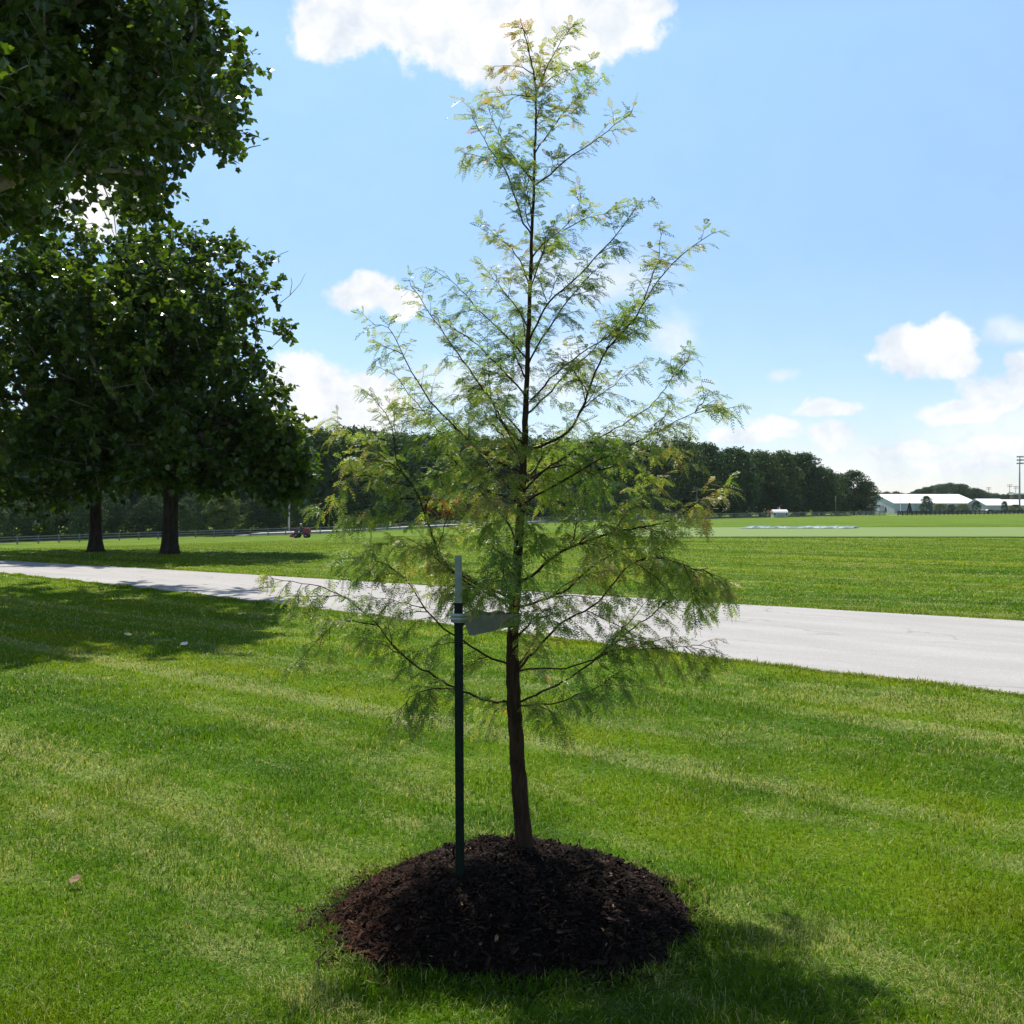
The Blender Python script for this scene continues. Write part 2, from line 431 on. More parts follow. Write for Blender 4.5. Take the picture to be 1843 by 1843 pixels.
# ------------------------------------------------------------------ mulch mound
MC = np.array([0.005, 4.17]); MRX, MRY, MH = 0.675, 0.70, 0.22
_lr = np.random.RandomState(21)
LUMP = [(_lr.uniform(-.75, .75), _lr.uniform(-.75, .75), _lr.uniform(.04, .13), _lr.uniform(-.034, .042)) for _ in range(110)]
PH = _lr.uniform(0, 6.28, 8)
def mound_edge(a):
    a = (a + np.pi) % (2*np.pi) - np.pi
    return 1 + .05*np.exp(-((a+.5)/.4)**2) + .06*np.exp(-((a+2.64)/.4)**2) + 0.02*np.sin(2*a+PH[0]) + 0.03*np.sin(3*a+PH[1]) + 0.025*np.sin(5*a+PH[2]) + 0.024*np.sin(9*a+PH[3]) + 0.022*np.sin(17*a+PH[4]) + .018*np.sin(29*a+PH[5])
def mound_z(x, y):
    x = np.asarray(x, float); y = np.asarray(y, float)
    dx, dy = (x - MC[0]) / MRX, (y - MC[1]) / MRY
    r = np.hypot(dx, dy) / mound_edge(np.arctan2(dy, dx))
    z = MH * (1 - np.clip(r, 0, 1.15) ** 2.1) - 0.02 * np.exp(-(r / .25) ** 2)
    for (lx, ly, lr, lh) in LUMP:
        z = z + lh * np.exp(-((x - MC[0] - lx) ** 2 + (y - MC[1] - ly) ** 2) / lr ** 2) * np.clip(1.15 - r, 0, 1)
    return z, r
def build_mound():
    na, nr = 150, 46
    rs = np.random.RandomState(5)
    A = np.linspace(0, 2*np.pi, na, endpoint=False); R = np.linspace(0.0, 1.06, nr)
    vs_, ls, st, tint = [], [], [], []
    RR, AA = np.meshgrid(R, A, indexing='ij')
    x = MC[0] + MRX * RR * np.cos(AA) * mound_edge(AA); y = MC[1] + MRY * RR * np.sin(AA) * mound_edge(AA)
    x += rs.uniform(-.006, .006, x.shape); y += rs.uniform(-.006, .006, x.shape)
    z, r = mound_z(x, y); z += rs.uniform(-.014, .014, z.shape)
    V = np.stack([x, y, z], -1).reshape(-1, 3)
    T = np.clip(0.10 + rs.uniform(0, .15, len(V)), 0, 1)
    for i in range(nr - 1):
        for j in range(na):
            st.append(len(ls)); ls += [i*na+j, i*na+(j+1) % na, (i+1)*na+(j+1) % na, (i+1)*na+j]
    # shredded bark lying in every direction: short triangular prisms
    n = 52000
    a = rs.uniform(0, 2*np.pi, n); q = np.sqrt(rs.uniform(0, 1.0, n)) * 1.0
    stray = rs.rand(n) < .05; q[stray] = 1.0 + np.abs(rs.normal(0, .075, stray.sum()))
    x = MC[0] + MRX*q*np.cos(a)*mound_edge(a); y = MC[1] + MRY*q*np.sin(a)*mound_edge(a)
    z, r = mound_z(x, y); z = np.maximum(z, 0.012) + rs.uniform(-.002, .012, n)
    Ln = rs.gamma(1.2, .0055, n) + .0028; W = Ln * rs.uniform(.06, .28, n) + .0010; Th = W * rs.uniform(.3, .7, n)
    yaw = rs.uniform(0, 2*np.pi, n); pit = rs.normal(0, .38, n)
    D = np.stack([np.cos(yaw)*np.cos(pit), np.sin(yaw)*np.cos(pit), np.sin(pit)], -1)
    S = np.stack([-np.sin(yaw), np.cos(yaw), rs.normal(0, .4, n)], -1); S = unit(S); U = np.cross(D, S)
    C = np.stack([x, y, z], -1)
    e = lambda v, k: v * k[:, None]
    bend = e(U, Ln * rs.uniform(-.2, .2, n))
    tri = [C - e(D, Ln) - e(S, W) + bend, C - e(D, Ln*.8) + e(S, W) + bend, C - e(D, Ln*.9) + e(U, Th) + bend,
           C + e(D, Ln*.9) - e(S, W*.8) + bend, C + e(D, Ln) + e(S, W*.7) + bend, C + e(D, Ln*.85) + e(U, Th) + bend]
    CV = np.stack(tri, 1).reshape(-1, 3); b = len(V) + 6*np.arange(n)
    fq = np.stack([b, b+1, b+4, b+3, b+1, b+2, b+5, b+4, b+2, b, b+3, b+5], 1).ravel()
    s0 = len(ls); ls = np.concatenate([np.array(ls), fq]); st = np.concatenate([np.array(st), s0 + 4*np.arange(3*n)])
    ct = np.clip(rs.beta(1.1, 2.6, n) * .85, 0, .85)
    pale = rs.rand(n) < .012; ct[pale] = rs.uniform(.85, 1, pale.sum())
    red = np.clip((-(x - MC[0]) - .28) / .3, 0, 1) * (rs.rand(n) < .5)       # reddish bark on the left flank, with sunlit warmth put into its colour
    T = np.concatenate([T, np.repeat(ct, 6)]); Rd = np.concatenate([np.clip((-(V[:, 0]-MC[0]) - .34) / .3, 0, .7), np.repeat(red, 6)])
    me = np_mesh('mulch_mound', np.concatenate([V, CV]), ls, st, {'tint': T, 'red': Rd})
    m, nt, bs = mat('bark_mulch')
    t = N(nt, 'ShaderNodeAttribute', attribute_name='tint').outputs['Fac']; rd = N(nt, 'ShaderNodeAttribute', attribute_name='red').outputs['Fac']
    c = ramp(nt, t, [(0.0, (0.010, 0.0068, 0.0054)), (0.45, (0.027, 0.0175, 0.0135)), (0.8, (0.080, 0.052, 0.038)), (1.0, (0.26, 0.17, 0.10))])
    c = mixc(nt, rd, c, mixc(nt, 0.6, c, (0.085, 0.033, 0.016)))
    nt.links.new(c, bs.inputs['Base Color']); bs.inputs['Roughness'].default_value = 0.8; bs.inputs['Specular IOR Level'].default_value = 0.06
    tag(link('mulch_mound', me, m), 'rounded mound of dark shredded bark mulch round the young tree', 'mulch mound', kind='stuff')
build_mound()

# ------------------------------------------------------------------ grass blades
def build_grass():
    rs = np.random.RandomState(11)
    def field(n, d0, d1, power):
        # radial density falls with distance
        u = rs.rand(n)
        if power == 2: d = d0 * (d1 / d0) ** u
        else: d = np.sqrt(d0**2 + u * (d1**2 - d0**2))
        a = rs.uniform(-0.61, 0.61, n)
        return a * (d + 3.2), d
    x1, y1 = field(NEAR_N, 2.6, 4.2, 2); x2, y2 = field(FAR_N, 2.6, 100.0, 2)
    thin = rs.rand(len(x1)) < np.clip((4.2 - y1)/1.2, 0, 1); x1, y1 = x1[thin], y1[thin]
    # longer uncut fringe: round the mound and along the near edge of the drive
    n3 = 12000; a = rs.uniform(0, 2*np.pi, n3); q = .985 + np.abs(rs.normal(0, .09, n3)) - .10*np.abs(rs.normal(0, 1, n3))*(np.sin(11*a)+np.sin(5*a+1) > .75)
    x3 = MC[0] + MRX*q*np.cos(a)*mound_edge(a); y3 = MC[1] + MRY*q*np.sin(a)*mound_edge(a)
    n4 = 26000; x4 = rs.uniform(-14, 6, n4); y4 = near_edge(x4) - np.abs(rs.normal(0, .10, n4)) + .05
    n5 = 14000; x5 = rs.uniform(-16, 14, n5); y5 = far_edge(x5) + np.abs(rs.normal(0, .12, n5)) - .05
    x = np.concatenate([x1, x2, x3, x4, x5]); y = np.concatenate([y1, y2, y3, y4, y5])
    edge = np.concatenate([np.zeros(len(x1)+len(x2)), np.ones(n3), np.full(n4+n5, .8)])
    keep = np.ones(len(x), bool)
    main = edge == 0
    keep &= ~(main & (y > near_edge(x) - .02) & (y < far_edge(x) + .02))
    pxx, pyy = CX + F*x/y, HZ + F*(H - gzv(x, y))/y
    keep &= ~((pxx > 1050) & (np.abs(pyy - 958) < 9.5))
    _, r = mound_z(x, y); keep &= ~(main & (r < 1.0 + rs.normal(0, .02, len(x))))
    x, y, edge, r = x[keep], y[keep], edge[keep], r[keep]
    n = len(x); d = np.hypot(x, y)
    # clumps: neighbouring blades lean together and share length
    def vnoise(sc, seed):
        k = np.random.RandomState(seed).uniform(0, 6.28, (6, 3)); f = np.random.RandomState(seed+1).normal(0, sc, (6, 2))
        return sum(np.sin(x*f[i,0] + y*f[i,1] + k[i,0]) for i in range(6)) / 6 ** .5
    c1, c2, c3 = vnoise(9, 1), vnoise(9, 3), vnoise(3.2, 5)
    Ln = (0.029 + 0.018*rs.rand(n)) * (1 + .26*c3) * np.where(rs.rand(n) < .06, 1.5, 1)
    Ln = np.clip(Ln, .015, .12) * (1 + .5*edge*rs.rand(n))
    Wd = 0.0019 * np.clip(d/6, .66, 8) * rs.uniform(.7, 1.3, n)
    yaw = rs.uniform(0, 2*np.pi, n) + .8*c1; lean = np.clip(np.abs(rs.normal(.72, .38, n) + .26*c2), .05, 1.5)
    lean[edge > 0] *= .75
    dirx, diry = np.cos(yaw)*np.sin(lean), np.sin(yaw)*np.sin(lean); dz = np.cos(lean)
    D = np.stack([dirx, diry, dz], -1)
    face = yaw + np.pi/2 + rs.normal(0, .5, n)
    S = np.stack([np.cos(face), np.sin(face), np.zeros(n)], -1)
    z0 = gzv(x, y)
    B = np.stack([x, y, z0], -1)
    droop = np.stack([np.cos(yaw), np.sin(yaw), -0.9*np.ones(n)], -1) * (Ln*rs.uniform(.05, .35, n))[:, None]
    mid = B + D*(Ln*.55)[:, None]; tip = B + D*Ln[:, None] + droop
    tip[:, 2] = np.maximum(tip[:, 2], z0 + .004)
    w = (S*Wd[:, None])
    V = np.stack([B - w, B + w, mid + w*.85, mid - w*.85, tip], 1).reshape(-1, 3)
    b = 5*np.arange(n)
    ls = np.stack([b, b+1, b+2, b+3, b+3, b+2, b+4], 1).ravel()
    st = np.stack([7*np.arange(n), 7*np.arange(n)+4], 1).ravel()
    rnd = np.repeat(rs.rand(n), 5)
    me = np_mesh('grass', V, ls, st, {'rnd': rnd})
    tag(link('grass', me, make_blade_mat()), 'short mown green grass with straw coloured streaks', 'grass', kind='stuff')
NEAR_N, FAR_N = 90000, 1150000
build_grass()

# ------------------------------------------------------------------ young feathery conifer
TD = 4.27
TRUNK = [(948,1562,40),(946,1535,36),(941,1490,33),(935,1420,31),(929,1340,29),(925,1260,27),(922,1180,24),(925,1100,22),(931,1020,20),(937,920,17.5),(944,800,14.5),
         (948,700,12.5),(951,600,10.5),(954,520,9),(957,430,7.8),(961,330,6.4),(964,230,5),(965,160,4),(956,110,3),(945,65,2.4),(936,34,1.6)]
# each limb: start-of-depth handled by base on the trunk; (end depth offset, base radius px, points)
BR = [
 (-.30,4.6,[(921,1266),(880,1263),(817,1239),(760,1205),(718,1176),(693,1146),(676,1116),(628,1081),(594,1060),(540,1048),(478,1040)]),
 (-.42,2.6,[(676,1125),(633,1117),(603,1118),(560,1167),(532,1195)]),
 (-.50,2.6,[(820,1240),(770,1240),(735,1255),(712,1300)]),
 (.35,4.6,[(922,1198),(903,1191),(869,1180),(834,1154),(787,1124),(757,1086),(735,1045),(700,1015),(640,1000),(598,1015)]),
 (-.10,5,[(924,1085),(886,1073),(856,1060),(839,1047),(790,1010),(760,980),(725,965)]),
 (.28,5.5,[(926,1080),(845,1045),(800,1018),(785,991),(770,940),(755,897),(744,876),(723,850),(710,828),(709,781),(704,758),(684,730),(658,704)]),
 (.10,3,[(744,876),(690,862),(640,852),(600,885),(588,905)]),
 (.45,3,[(723,850),(670,805),(625,775),(597,752)]),
 (.02,3,[(755,897),(700,900),(650,925),(612,945)]),
 (-.30,4.4,[(940,850),(920,841),(886,829),(851,799),(834,784),(817,764),(783,734),(749,683),(718,627),(701,584),(675,585)]),
 (.30,4.4,[(938,905),(870,880),(830,850),(813,816),(791,781),(774,751),(744,721),(714,674),(684,662)]),
 (-.25,4.2,[(946,800),(941,794),(911,777),(890,726),(868,700),(843,661),(808,614),(783,580),(761,540),(740,516)]),
 (.1,2.2,[(884,718),(879,670),(879,627),(877,580)]),
 (.28,3.6,[(950,650),(941,636),(920,614),(893,585),(866,566),(840,532),(813,505),(787,490)]),
 (-.18,3,[(951,592),(946,581),(923,543),(897,513),(872,482)]),
 (.16,3,[(954,520),(942,482),(923,448),(893,425),(866,412)]),
 (-.14,3.2,[(957,425),(941,405),(931,368),(916,320),(905,298),(878,266),(855,217),(850,210)]),
 (.12,2.4,[(957,420),(944,380),(946,342),(938,318)]),
 (.16,2.8,[(961,330),(939,304),(920,281),(901,247),(885,215),(878,192)]),
 (-.16,2.2,[(918,285),(893,285),(848,281),(829,272)]),
 (-.22,3.2,[(961,335),(992,315),(1015,293),(1045,270),(1079,251),(1106,224),(1136,205)]),
 (.20,2.8,[(963,276),(984,243),(1007,213),(1030,186),(1053,163),(1073,150)]),
 (-.1,2.4,[(965,168),(981,129),(1000,87),(1015,65),(1033,45)]),
 (.14,2.2,[(966,160),(1000,137),(1030,125),(1064,110)]),
 (-.13,2.2,[(964,175),(935,172),(908,171),(884,167)]),
 (.1,2,[(961,135),(931,118),(905,121),(891,120)]),
 (-.26,4,[(953,612),(958,602),(973,570),(984,543),(1015,520),(1045,494),(1068,467),(1094,437),(1121,410),(1144,372),(1157,357)]),
 (.02,2,[(984,543),(977,520),(965,486)]),
 (.2,3,[(957,465),(984,433),(1015,414),(1041,380),(1045,353)]),
 (.26,2.2,[(1015,414),(1050,395),(1075,384),(1104,384)]),
 (-.34,5,[(945,815),(959,807),(1010,790),(1040,756),(1057,709),(1070,670),(1091,627),(1120,600),(1148,570),(1159,540),(1182,505),(1208,479),(1243,445),(1279,422)]),
 (-.2,2.2,[(1159,540),(1172,500),(1190,455),(1187,412)]),
 (.34,3.6,[(949,745),(993,704),(1023,666),(1060,640),(1100,590),(1135,560),(1165,565)]),
 (.36,4.2,[(942,885),(971,852),(1031,811),(1100,777),(1169,734),(1205,690),(1218,655)]),
 (-.22,4.2,[(940,908),(1005,870),(1080,825),(1156,790),(1216,760),(1250,742),(1286,720)]),
 (.2,3.4,[(943,870),(971,850),(1001,833),(1060,850),(1130,830),(1190,815),(1232,830)]),
 (-.12,5.2,[(930,1052),(971,1028),(984,1009),(1027,987),(1061,972),(1104,957),(1150,950),(1207,940),(1246,914),(1267,893),(1290,877),(1308,876)]),
 (-.28,2.6,[(984,1009),(976,1000),(963,953),(954,936)]),
 (-.34,2.6,[(1027,987),(1036,950),(1042,915),(1062,880)]),
 (.30,2.8,[(1104,957),(1130,920),(1160,895),(1185,860)]),
 (.36,4.6,[(926,1095),(959,1086),(1014,1069),(1053,1030),(1087,1004),(1130,983),(1190,1000),(1260,1040),(1318,1085)]),
 (-.36,4.6,[(922,1215),(971,1163),(993,1137),(1023,1111),(1066,1094),(1091,1069),(1113,1034),(1134,1013),(1175,1000),(1230,1015),(1290,1050)]),
 (.24,5,[(925,1264),(937,1264),(989,1240),(1036,1214),(1066,1193),(1100,1163),(1130,1137),(1173,1107),(1203,1081),(1240,1062),(1295,1060)]),
 (.05,2.6,[(1100,1163),(1113,1141),(1156,1090),(1180,1065)]),
 (-.32,3.6,[(923,1208),(963,1204),(1031,1201),(1074,1184),(1100,1171),(1143,1167),(1194,1167),(1229,1163),(1276,1170)]),
 (-.45,3.4,[(926,1270),(941,1270),(989,1268),(1027,1257),(1066,1240),(1091,1231),(1135,1235)]),
 (.4,3,[(921,1262),(895,1275),(870,1300)]),
]
def build_conifer():
    rs = np.random.RandomState(31)
    root = empty('young_conifer', (float(P(948,1562,TD).x), TD, 0.15))
    tag(root, 'slender young feathery leaved tree with a straight brown trunk growing from the mulch mound', 'tree')
    off = Vector(root.location)
    loc = lambda p: Vector(p) - off
    MBK = bark('young_bark', (0.017, 0.010, 0.007), (0.075, 0.043, 0.028), (30, 30, 5))
    MTW = bark('twig_bark', (0.03, 0.017, 0.010), (0.095, 0.055, 0.032), (40, 40, 20), strength=0.3)
    tp = [P(x, y, TD) for x, y, w in TRUNK]; tr = [w/2/F*TD*(.76 if y < 750 else .84 if y < 950 else .95) for x, y, w in TRUNK]
    # smooth resample
    pts, rad = [], []
    for i in range(len(tp)-1):
        for k in range(5):
            t = k/5; pts.append(tp[i].lerp(tp[i+1], t) + Vector((rs.normal(0, .0012), rs.normal(0, .0012), 0))); rad.append((tr[i]*(1-t) + tr[i+1]*t) * (1 + rs.normal(0, .025)))
    pts.append(tp[-1]); rad.append(tr[-1])
    pts = [p + Vector((0,0,-.06)) if i == 0 else p for i, p in enumerate(pts)]
    b = MB(); b.tube([loc(p) for p in pts], rad, 12, jit=.03); b.build('trunk', MBK, root)
    limbs = []
    depth = {}
    for (dd, r0, pp) in BR:
        # base depth: trunk, or the parent limb's depth nearest to the first pixel
        x0, y0 = pp[0]; d0 = TD; best = 30
        for k, dv in depth.items():
            h = math.hypot(k[0]-x0, k[1]-y0)
            if h < best and abs(x0 - np.interp(y0, [t[1] for t in TRUNK][::-1], [t[0] for t in TRUNK][::-1])) > 22: best, d0 = h, dv
        seg = np.array([0] + [math.hypot(pp[i][0]-pp[i-1][0], pp[i][1]-pp[i-1][1]) for i in range(1, len(pp))]); s = np.cumsum(seg)/seg.sum()
        ds = [d0 + (TD + dd - d0) * (t**.9) for t in s]
        for q, dv in zip(pp, ds): depth[q] = dv
        c = [P(q[0], q[1], dv) for q, dv in zip(pp, ds)]
        limbs.append((c, r0/2/F*TD*1.05))
    limbs.append(([P(x, y, TD) for x, y, w in TRUNK[-6:-1]], .0022))
    limbs.append(([P(958,95,TD), P(948,62,TD-.02), P(937,45,TD-.04), P(928,52,TD-.05)], .0014))
    # limbs reaching towards and away from the camera
    for k in range(23):
        py = (150 + (k + rs.rand()*.6) * 80) if k < 9 else 640 + (k - 9 + rs.rand()*.6) * 42
        tx = float(np.interp(py, [t[1] for t in TRUNK][::-1], [t[0] for t in TRUNK][::-1]))
        base = P(tx, py, TD); sgn = -1 if k % 2 else 1
        a = sgn*math.pi/2 + rs.uniform(-.85, .85)
        L = float(np.interp(py, [100, 400, 700, 1000, 1250], [.16, .30, .55, .70, .50])) * rs.uniform(.8, 1.1)
        el = float(np.interp(py, [100, 700, 1250], [1.0, .75, .35]))
        c = [base]; p = base.copy()
        for j in range(7):
            e = el*(1 - j*.07); p = p + Vector((math.cos(a)*math.cos(e), math.sin(a)*math.cos(e), math.sin(e)))*(L/7); a += rs.normal(0, .1); c.append(p.copy())
        limbs.append((c, float(np.interp(py, [100, 700, 1250], [.0022, .0045, .0055]))))
    subs = []
    for (c, r0) in list(limbs):
        total = sum((c[i+1]-c[i]).length for i in range(len(c)-1))
        if total < .25: continue
        for k in range(int(total*(4.0+5.6*min(1,max(0,(H-c[0].z)*.9+.35))))+1):
            f = rs.uniform(.15, .93); i = min(len(c)-2, int(f*(len(c)-1))); g_ = f*(len(c)-1)-i
            p = c[i].lerp(c[i+1], g_); T = (c[i+1]-c[i]).normalized()
            x_, y_ = CX + F*p.x/p.y, HZ + F*(H - p.z)/p.y
            low = min(1, max(0, (y_-450)/500))
            if rs.rand() < (.78 if (y_ > 985 and x_ < 720) else .5 if y_ > 1080 else .0): continue
            sv = T.cross(Vector((0,0,1))); sv = sv.normalized() if sv.length > 1e-3 else Vector((1,0,0))
            a = rs.uniform(0, 6.28); O = sv*math.cos(a) + T.cross(sv)*math.sin(a)*.6
            D = (T*.75 + O*.75 + Vector((0,0,.15-.15*low))).normalized()
            Ls = min(.34, total*rs.uniform(.16, .36))*(1.1-.55*f)*(.6+.4*low); q = [p.copy()]
            for j in range(5):
                D = (D + Vector((0,0,.03-.14*low)) + Vector(rs.normal(0, .08, 3))).normalized(); p = p + D*Ls/5; q.append(p.copy())
            subs.append((q, min(r0*.45, .0024)))
    nmain = len(limbs); limbs += subs
    tw = MB()
    FO, FD, FN, FL, FT = [], [], [], [], []
    def px_of(p): return CX + F*p.x/p.y, HZ + F*(H - p.z)/p.y
    def tint_at(p, tipness):
        x, y = px_of(p)
        t = .30 + .22*math.sin(x*.021+1.3)*math.sin(y*.017) + rs.normal(0, .15)
        t += .30*max(0, (480 - y)/480) + .16*tipness
        t += .40*math.exp(-(((x-1285)/38)**2 + ((y-915)/52)**2))
        t += .22*math.exp(-(((x-1200)/110)**2 + ((y-1010)/80)**2))
        t += .20*math.exp(-(((x-880)/70)**2 + ((y-900)/40)**2))
        red = math.exp(-(((x-785)/34)**2 + ((y-920)/22)**2))
        if rs.rand() < red*.55: return rs.uniform(.93, 1.0)
        if rs.rand() < .006: return rs.uniform(.9, 1.0)
        return min(.88, max(.02, t))
    for li, (c, r0) in enumerate(limbs):
        # resample the limb with a little wander
        dense = []; 
        for i in range(len(c)-1):
            n = max(2, int((c[i+1]-c[i]).length/.03))
            for k in range(n): dense.append(c[i].lerp(c[i+1], k/n))
        dense.append(c[-1])
        for _ in range(2): dense = [dense[0]] + [(dense[i-1]+dense[i]*2+dense[i+1])/4 for i in range(1, len(dense)-1)] + [dense[-1]]
        dense = [p + Vector(rs.normal(0, .0022, 3)) if 0 < i < len(dense)-1 else p for i, p in enumerate(dense)]
        m = len(dense); total = sum((dense[i+1]-dense[i]).length for i in range(m-1))
        if li < nmain:
            b = MB(); b.tube([loc(p) for p in dense], [max(.0011, r0*(1-.80*i/(m-1))) for i in range(m)], 6, jit=.06); b.build('branch', MBK, root)
        else: tw.tube([loc(p) for p in dense], [max(.0009, r0*(1-.7*i/(m-1))) for i in range(m)], 4, cap=False)
        acc = 0; nxt = rs.uniform(.02, .05); side = 1
        for i in range(1, m):
            acc += (dense[i]-dense[i-1]).length; f = acc/total
            x, y = px_of(dense[i])
            lower = min(1, max(0, (y-450)/500))
            if acc < nxt: continue
            nxt = acc + rs.uniform(.013, .024)*(1.35 if y > 1090 else 1)*(1.0 if f > .35 else 1.5)
            if f < .07: continue
            T = (dense[i]-dense[i-1]).normalized()
            tl = (rs.uniform(.055, .15) + .05*lower*rs.rand()) * (1.05 - .92*max(0, f-.35)) * (.68 + .32*min(1, total/.5))
            if f < .35: tl *= .75
            if y < 130: tl *= .7
            sd_ = T.cross(Vector((0,0,1))); sd_ = sd_.normalized() if sd_.length > 1e-3 else Vector((1,0,0))
            side = -side
            roll = rs.normal(0, .75)
            O = (sd_*side*math.cos(roll) + T.cross(sd_)*math.sin(roll)).normalized()
            D = (T*rs.uniform(.45, .95) + O*.8 + Vector((0,0,.18 - .25*lower))).normalized()
            nseg = max(3, int(tl/.019)); p = dense[i].copy(); line = [p.copy()]
            dr = rs.uniform(.02, .10) + .06*lower
            for j in range(nseg):
                D = (D + Vector((0,0,-dr)) + Vector(rs.normal(0, .07, 3))).normalized(); p = p + D*(tl/nseg); line.append(p.copy())
                tip = j/nseg
                for s2 in (-1, 1):
                    if rs.rand() < .10: continue
                    q = line[-2].lerp(p, rs.rand())
                    sv = D.cross(Vector((0,0,1))); sv = sv.normalized() if sv.length > 1e-3 else Vector((1,0,0))
                    rr = rs.normal(0, .5); ov = sv*s2*math.cos(rr) + D.cross(sv)*math.sin(rr)
                    fd = (D*rs.uniform(.35, .8) + ov*.75 + Vector((0,0,-.15-.6*lower*rs.rand()))).normalized()
                    nv = (Vector((0,0,1)) + Vector(rs.normal(0, .45, 3))); nv = nv - fd*nv.dot(fd)
                    FO.append(q); FD.append(fd); FN.append(nv.normalized()); FL.append((.028+.032*rs.rand()+.022*lower*rs.rand())*(1-.3*tip)); FT.append(tint_at(q, f*tip))
            fd = (D + Vector((0,0,-.2))).normalized(); nv = Vector((0,0,1)) + Vector(rs.normal(0, .4, 3)); nv = nv - fd*nv.dot(fd)
            FO.append(p.copy()); FD.append(fd); FN.append(nv.normalized()); FL.append(.045); FT.append(tint_at(p, f))
            tw.tube([loc(q) for q in line], [.0013*(1-.6*k/nseg) for k in range(nseg+1)], 3, cap=False)
    tw.build('twigs', MTW, root)
    O = np.array(FO) - np.array(off); D = np.array(FD); Nn = np.array(FN); L = np.array(FL); T = np.array(FT)
    nf = len(O); S = np.cross(D, Nn); NP = 7
    print('fronds', nf)
    t = np.linspace(.06, 1, NP)
    droop = rs.uniform(.05, .45, nf)
    ctr = O[:, None] + D[:, None]*(L[:, None]*t)[..., None] + np.array([0,0,-1.])*(L[:, None]*droop[:, None]*t**2)[..., None]
    prof = np.sin(np.pi*np.clip(t*.82+.14, 0, 1))**.8
    ll = .0150*prof[None]*(L/.05)[:, None]**.6*rs.uniform(.8, 1.2, (nf, NP))
    V = []
    for s in (-1, 1):
        ld = unit(S[:, None]*s + D[:, None]*.62 + Nn[:, None]*rs.normal(.0, .22, (nf, NP, 1)) + np.array([0,0,-.15]))
        wv = unit(np.cross(ld, Nn[:, None]+np.zeros_like(ld)))*(.0020+.0009*rs.rand(nf, NP, 1))
        base = ctr; tip = ctr + ld*ll[..., None]; mid = ctr + ld*(ll*.5)[..., None]
        V.append(np.stack([base, mid+wv, tip, mid-wv], 2))
    LV = np.stack(V, 2).reshape(-1, 3); nl = len(LV)//4
    rw = S[:, None]*.0008
    RV = np.stack([O - rw[:, 0], O + rw[:, 0], ctr[:, -1] + rw[:, 0]*.5, ctr[:, -1] - rw[:, 0]*.5], 1).reshape(-1, 3)
    AV = np.concatenate([LV, RV]); nq = len(AV)//4
    tint = np.concatenate([np.repeat(np.clip(T[:, None] + rs.normal(0, .05, (nf, NP*2)), 0, 1).ravel(), 4), np.repeat(T*.5+.4, 4)])
    me = np_mesh('foliage', AV, np.arange(4*nq), 4*np.arange(nq), {'tint': tint})
    ML = leafy('feathery_leaf', [(0.0, (0.055, 0.135, 0.028)), (0.3, (0.185, 0.285, 0.048)), (0.55, (0.29, 0.345, 0.072)), (0.85, (0.35, 0.25, 0.10)), (1.0, (0.45, 0.11, 0.04))], 0.57, 0.42, tmul=(1.25, 1.25, .75))
    link('foliage', me, ML, root)
build_conifer()

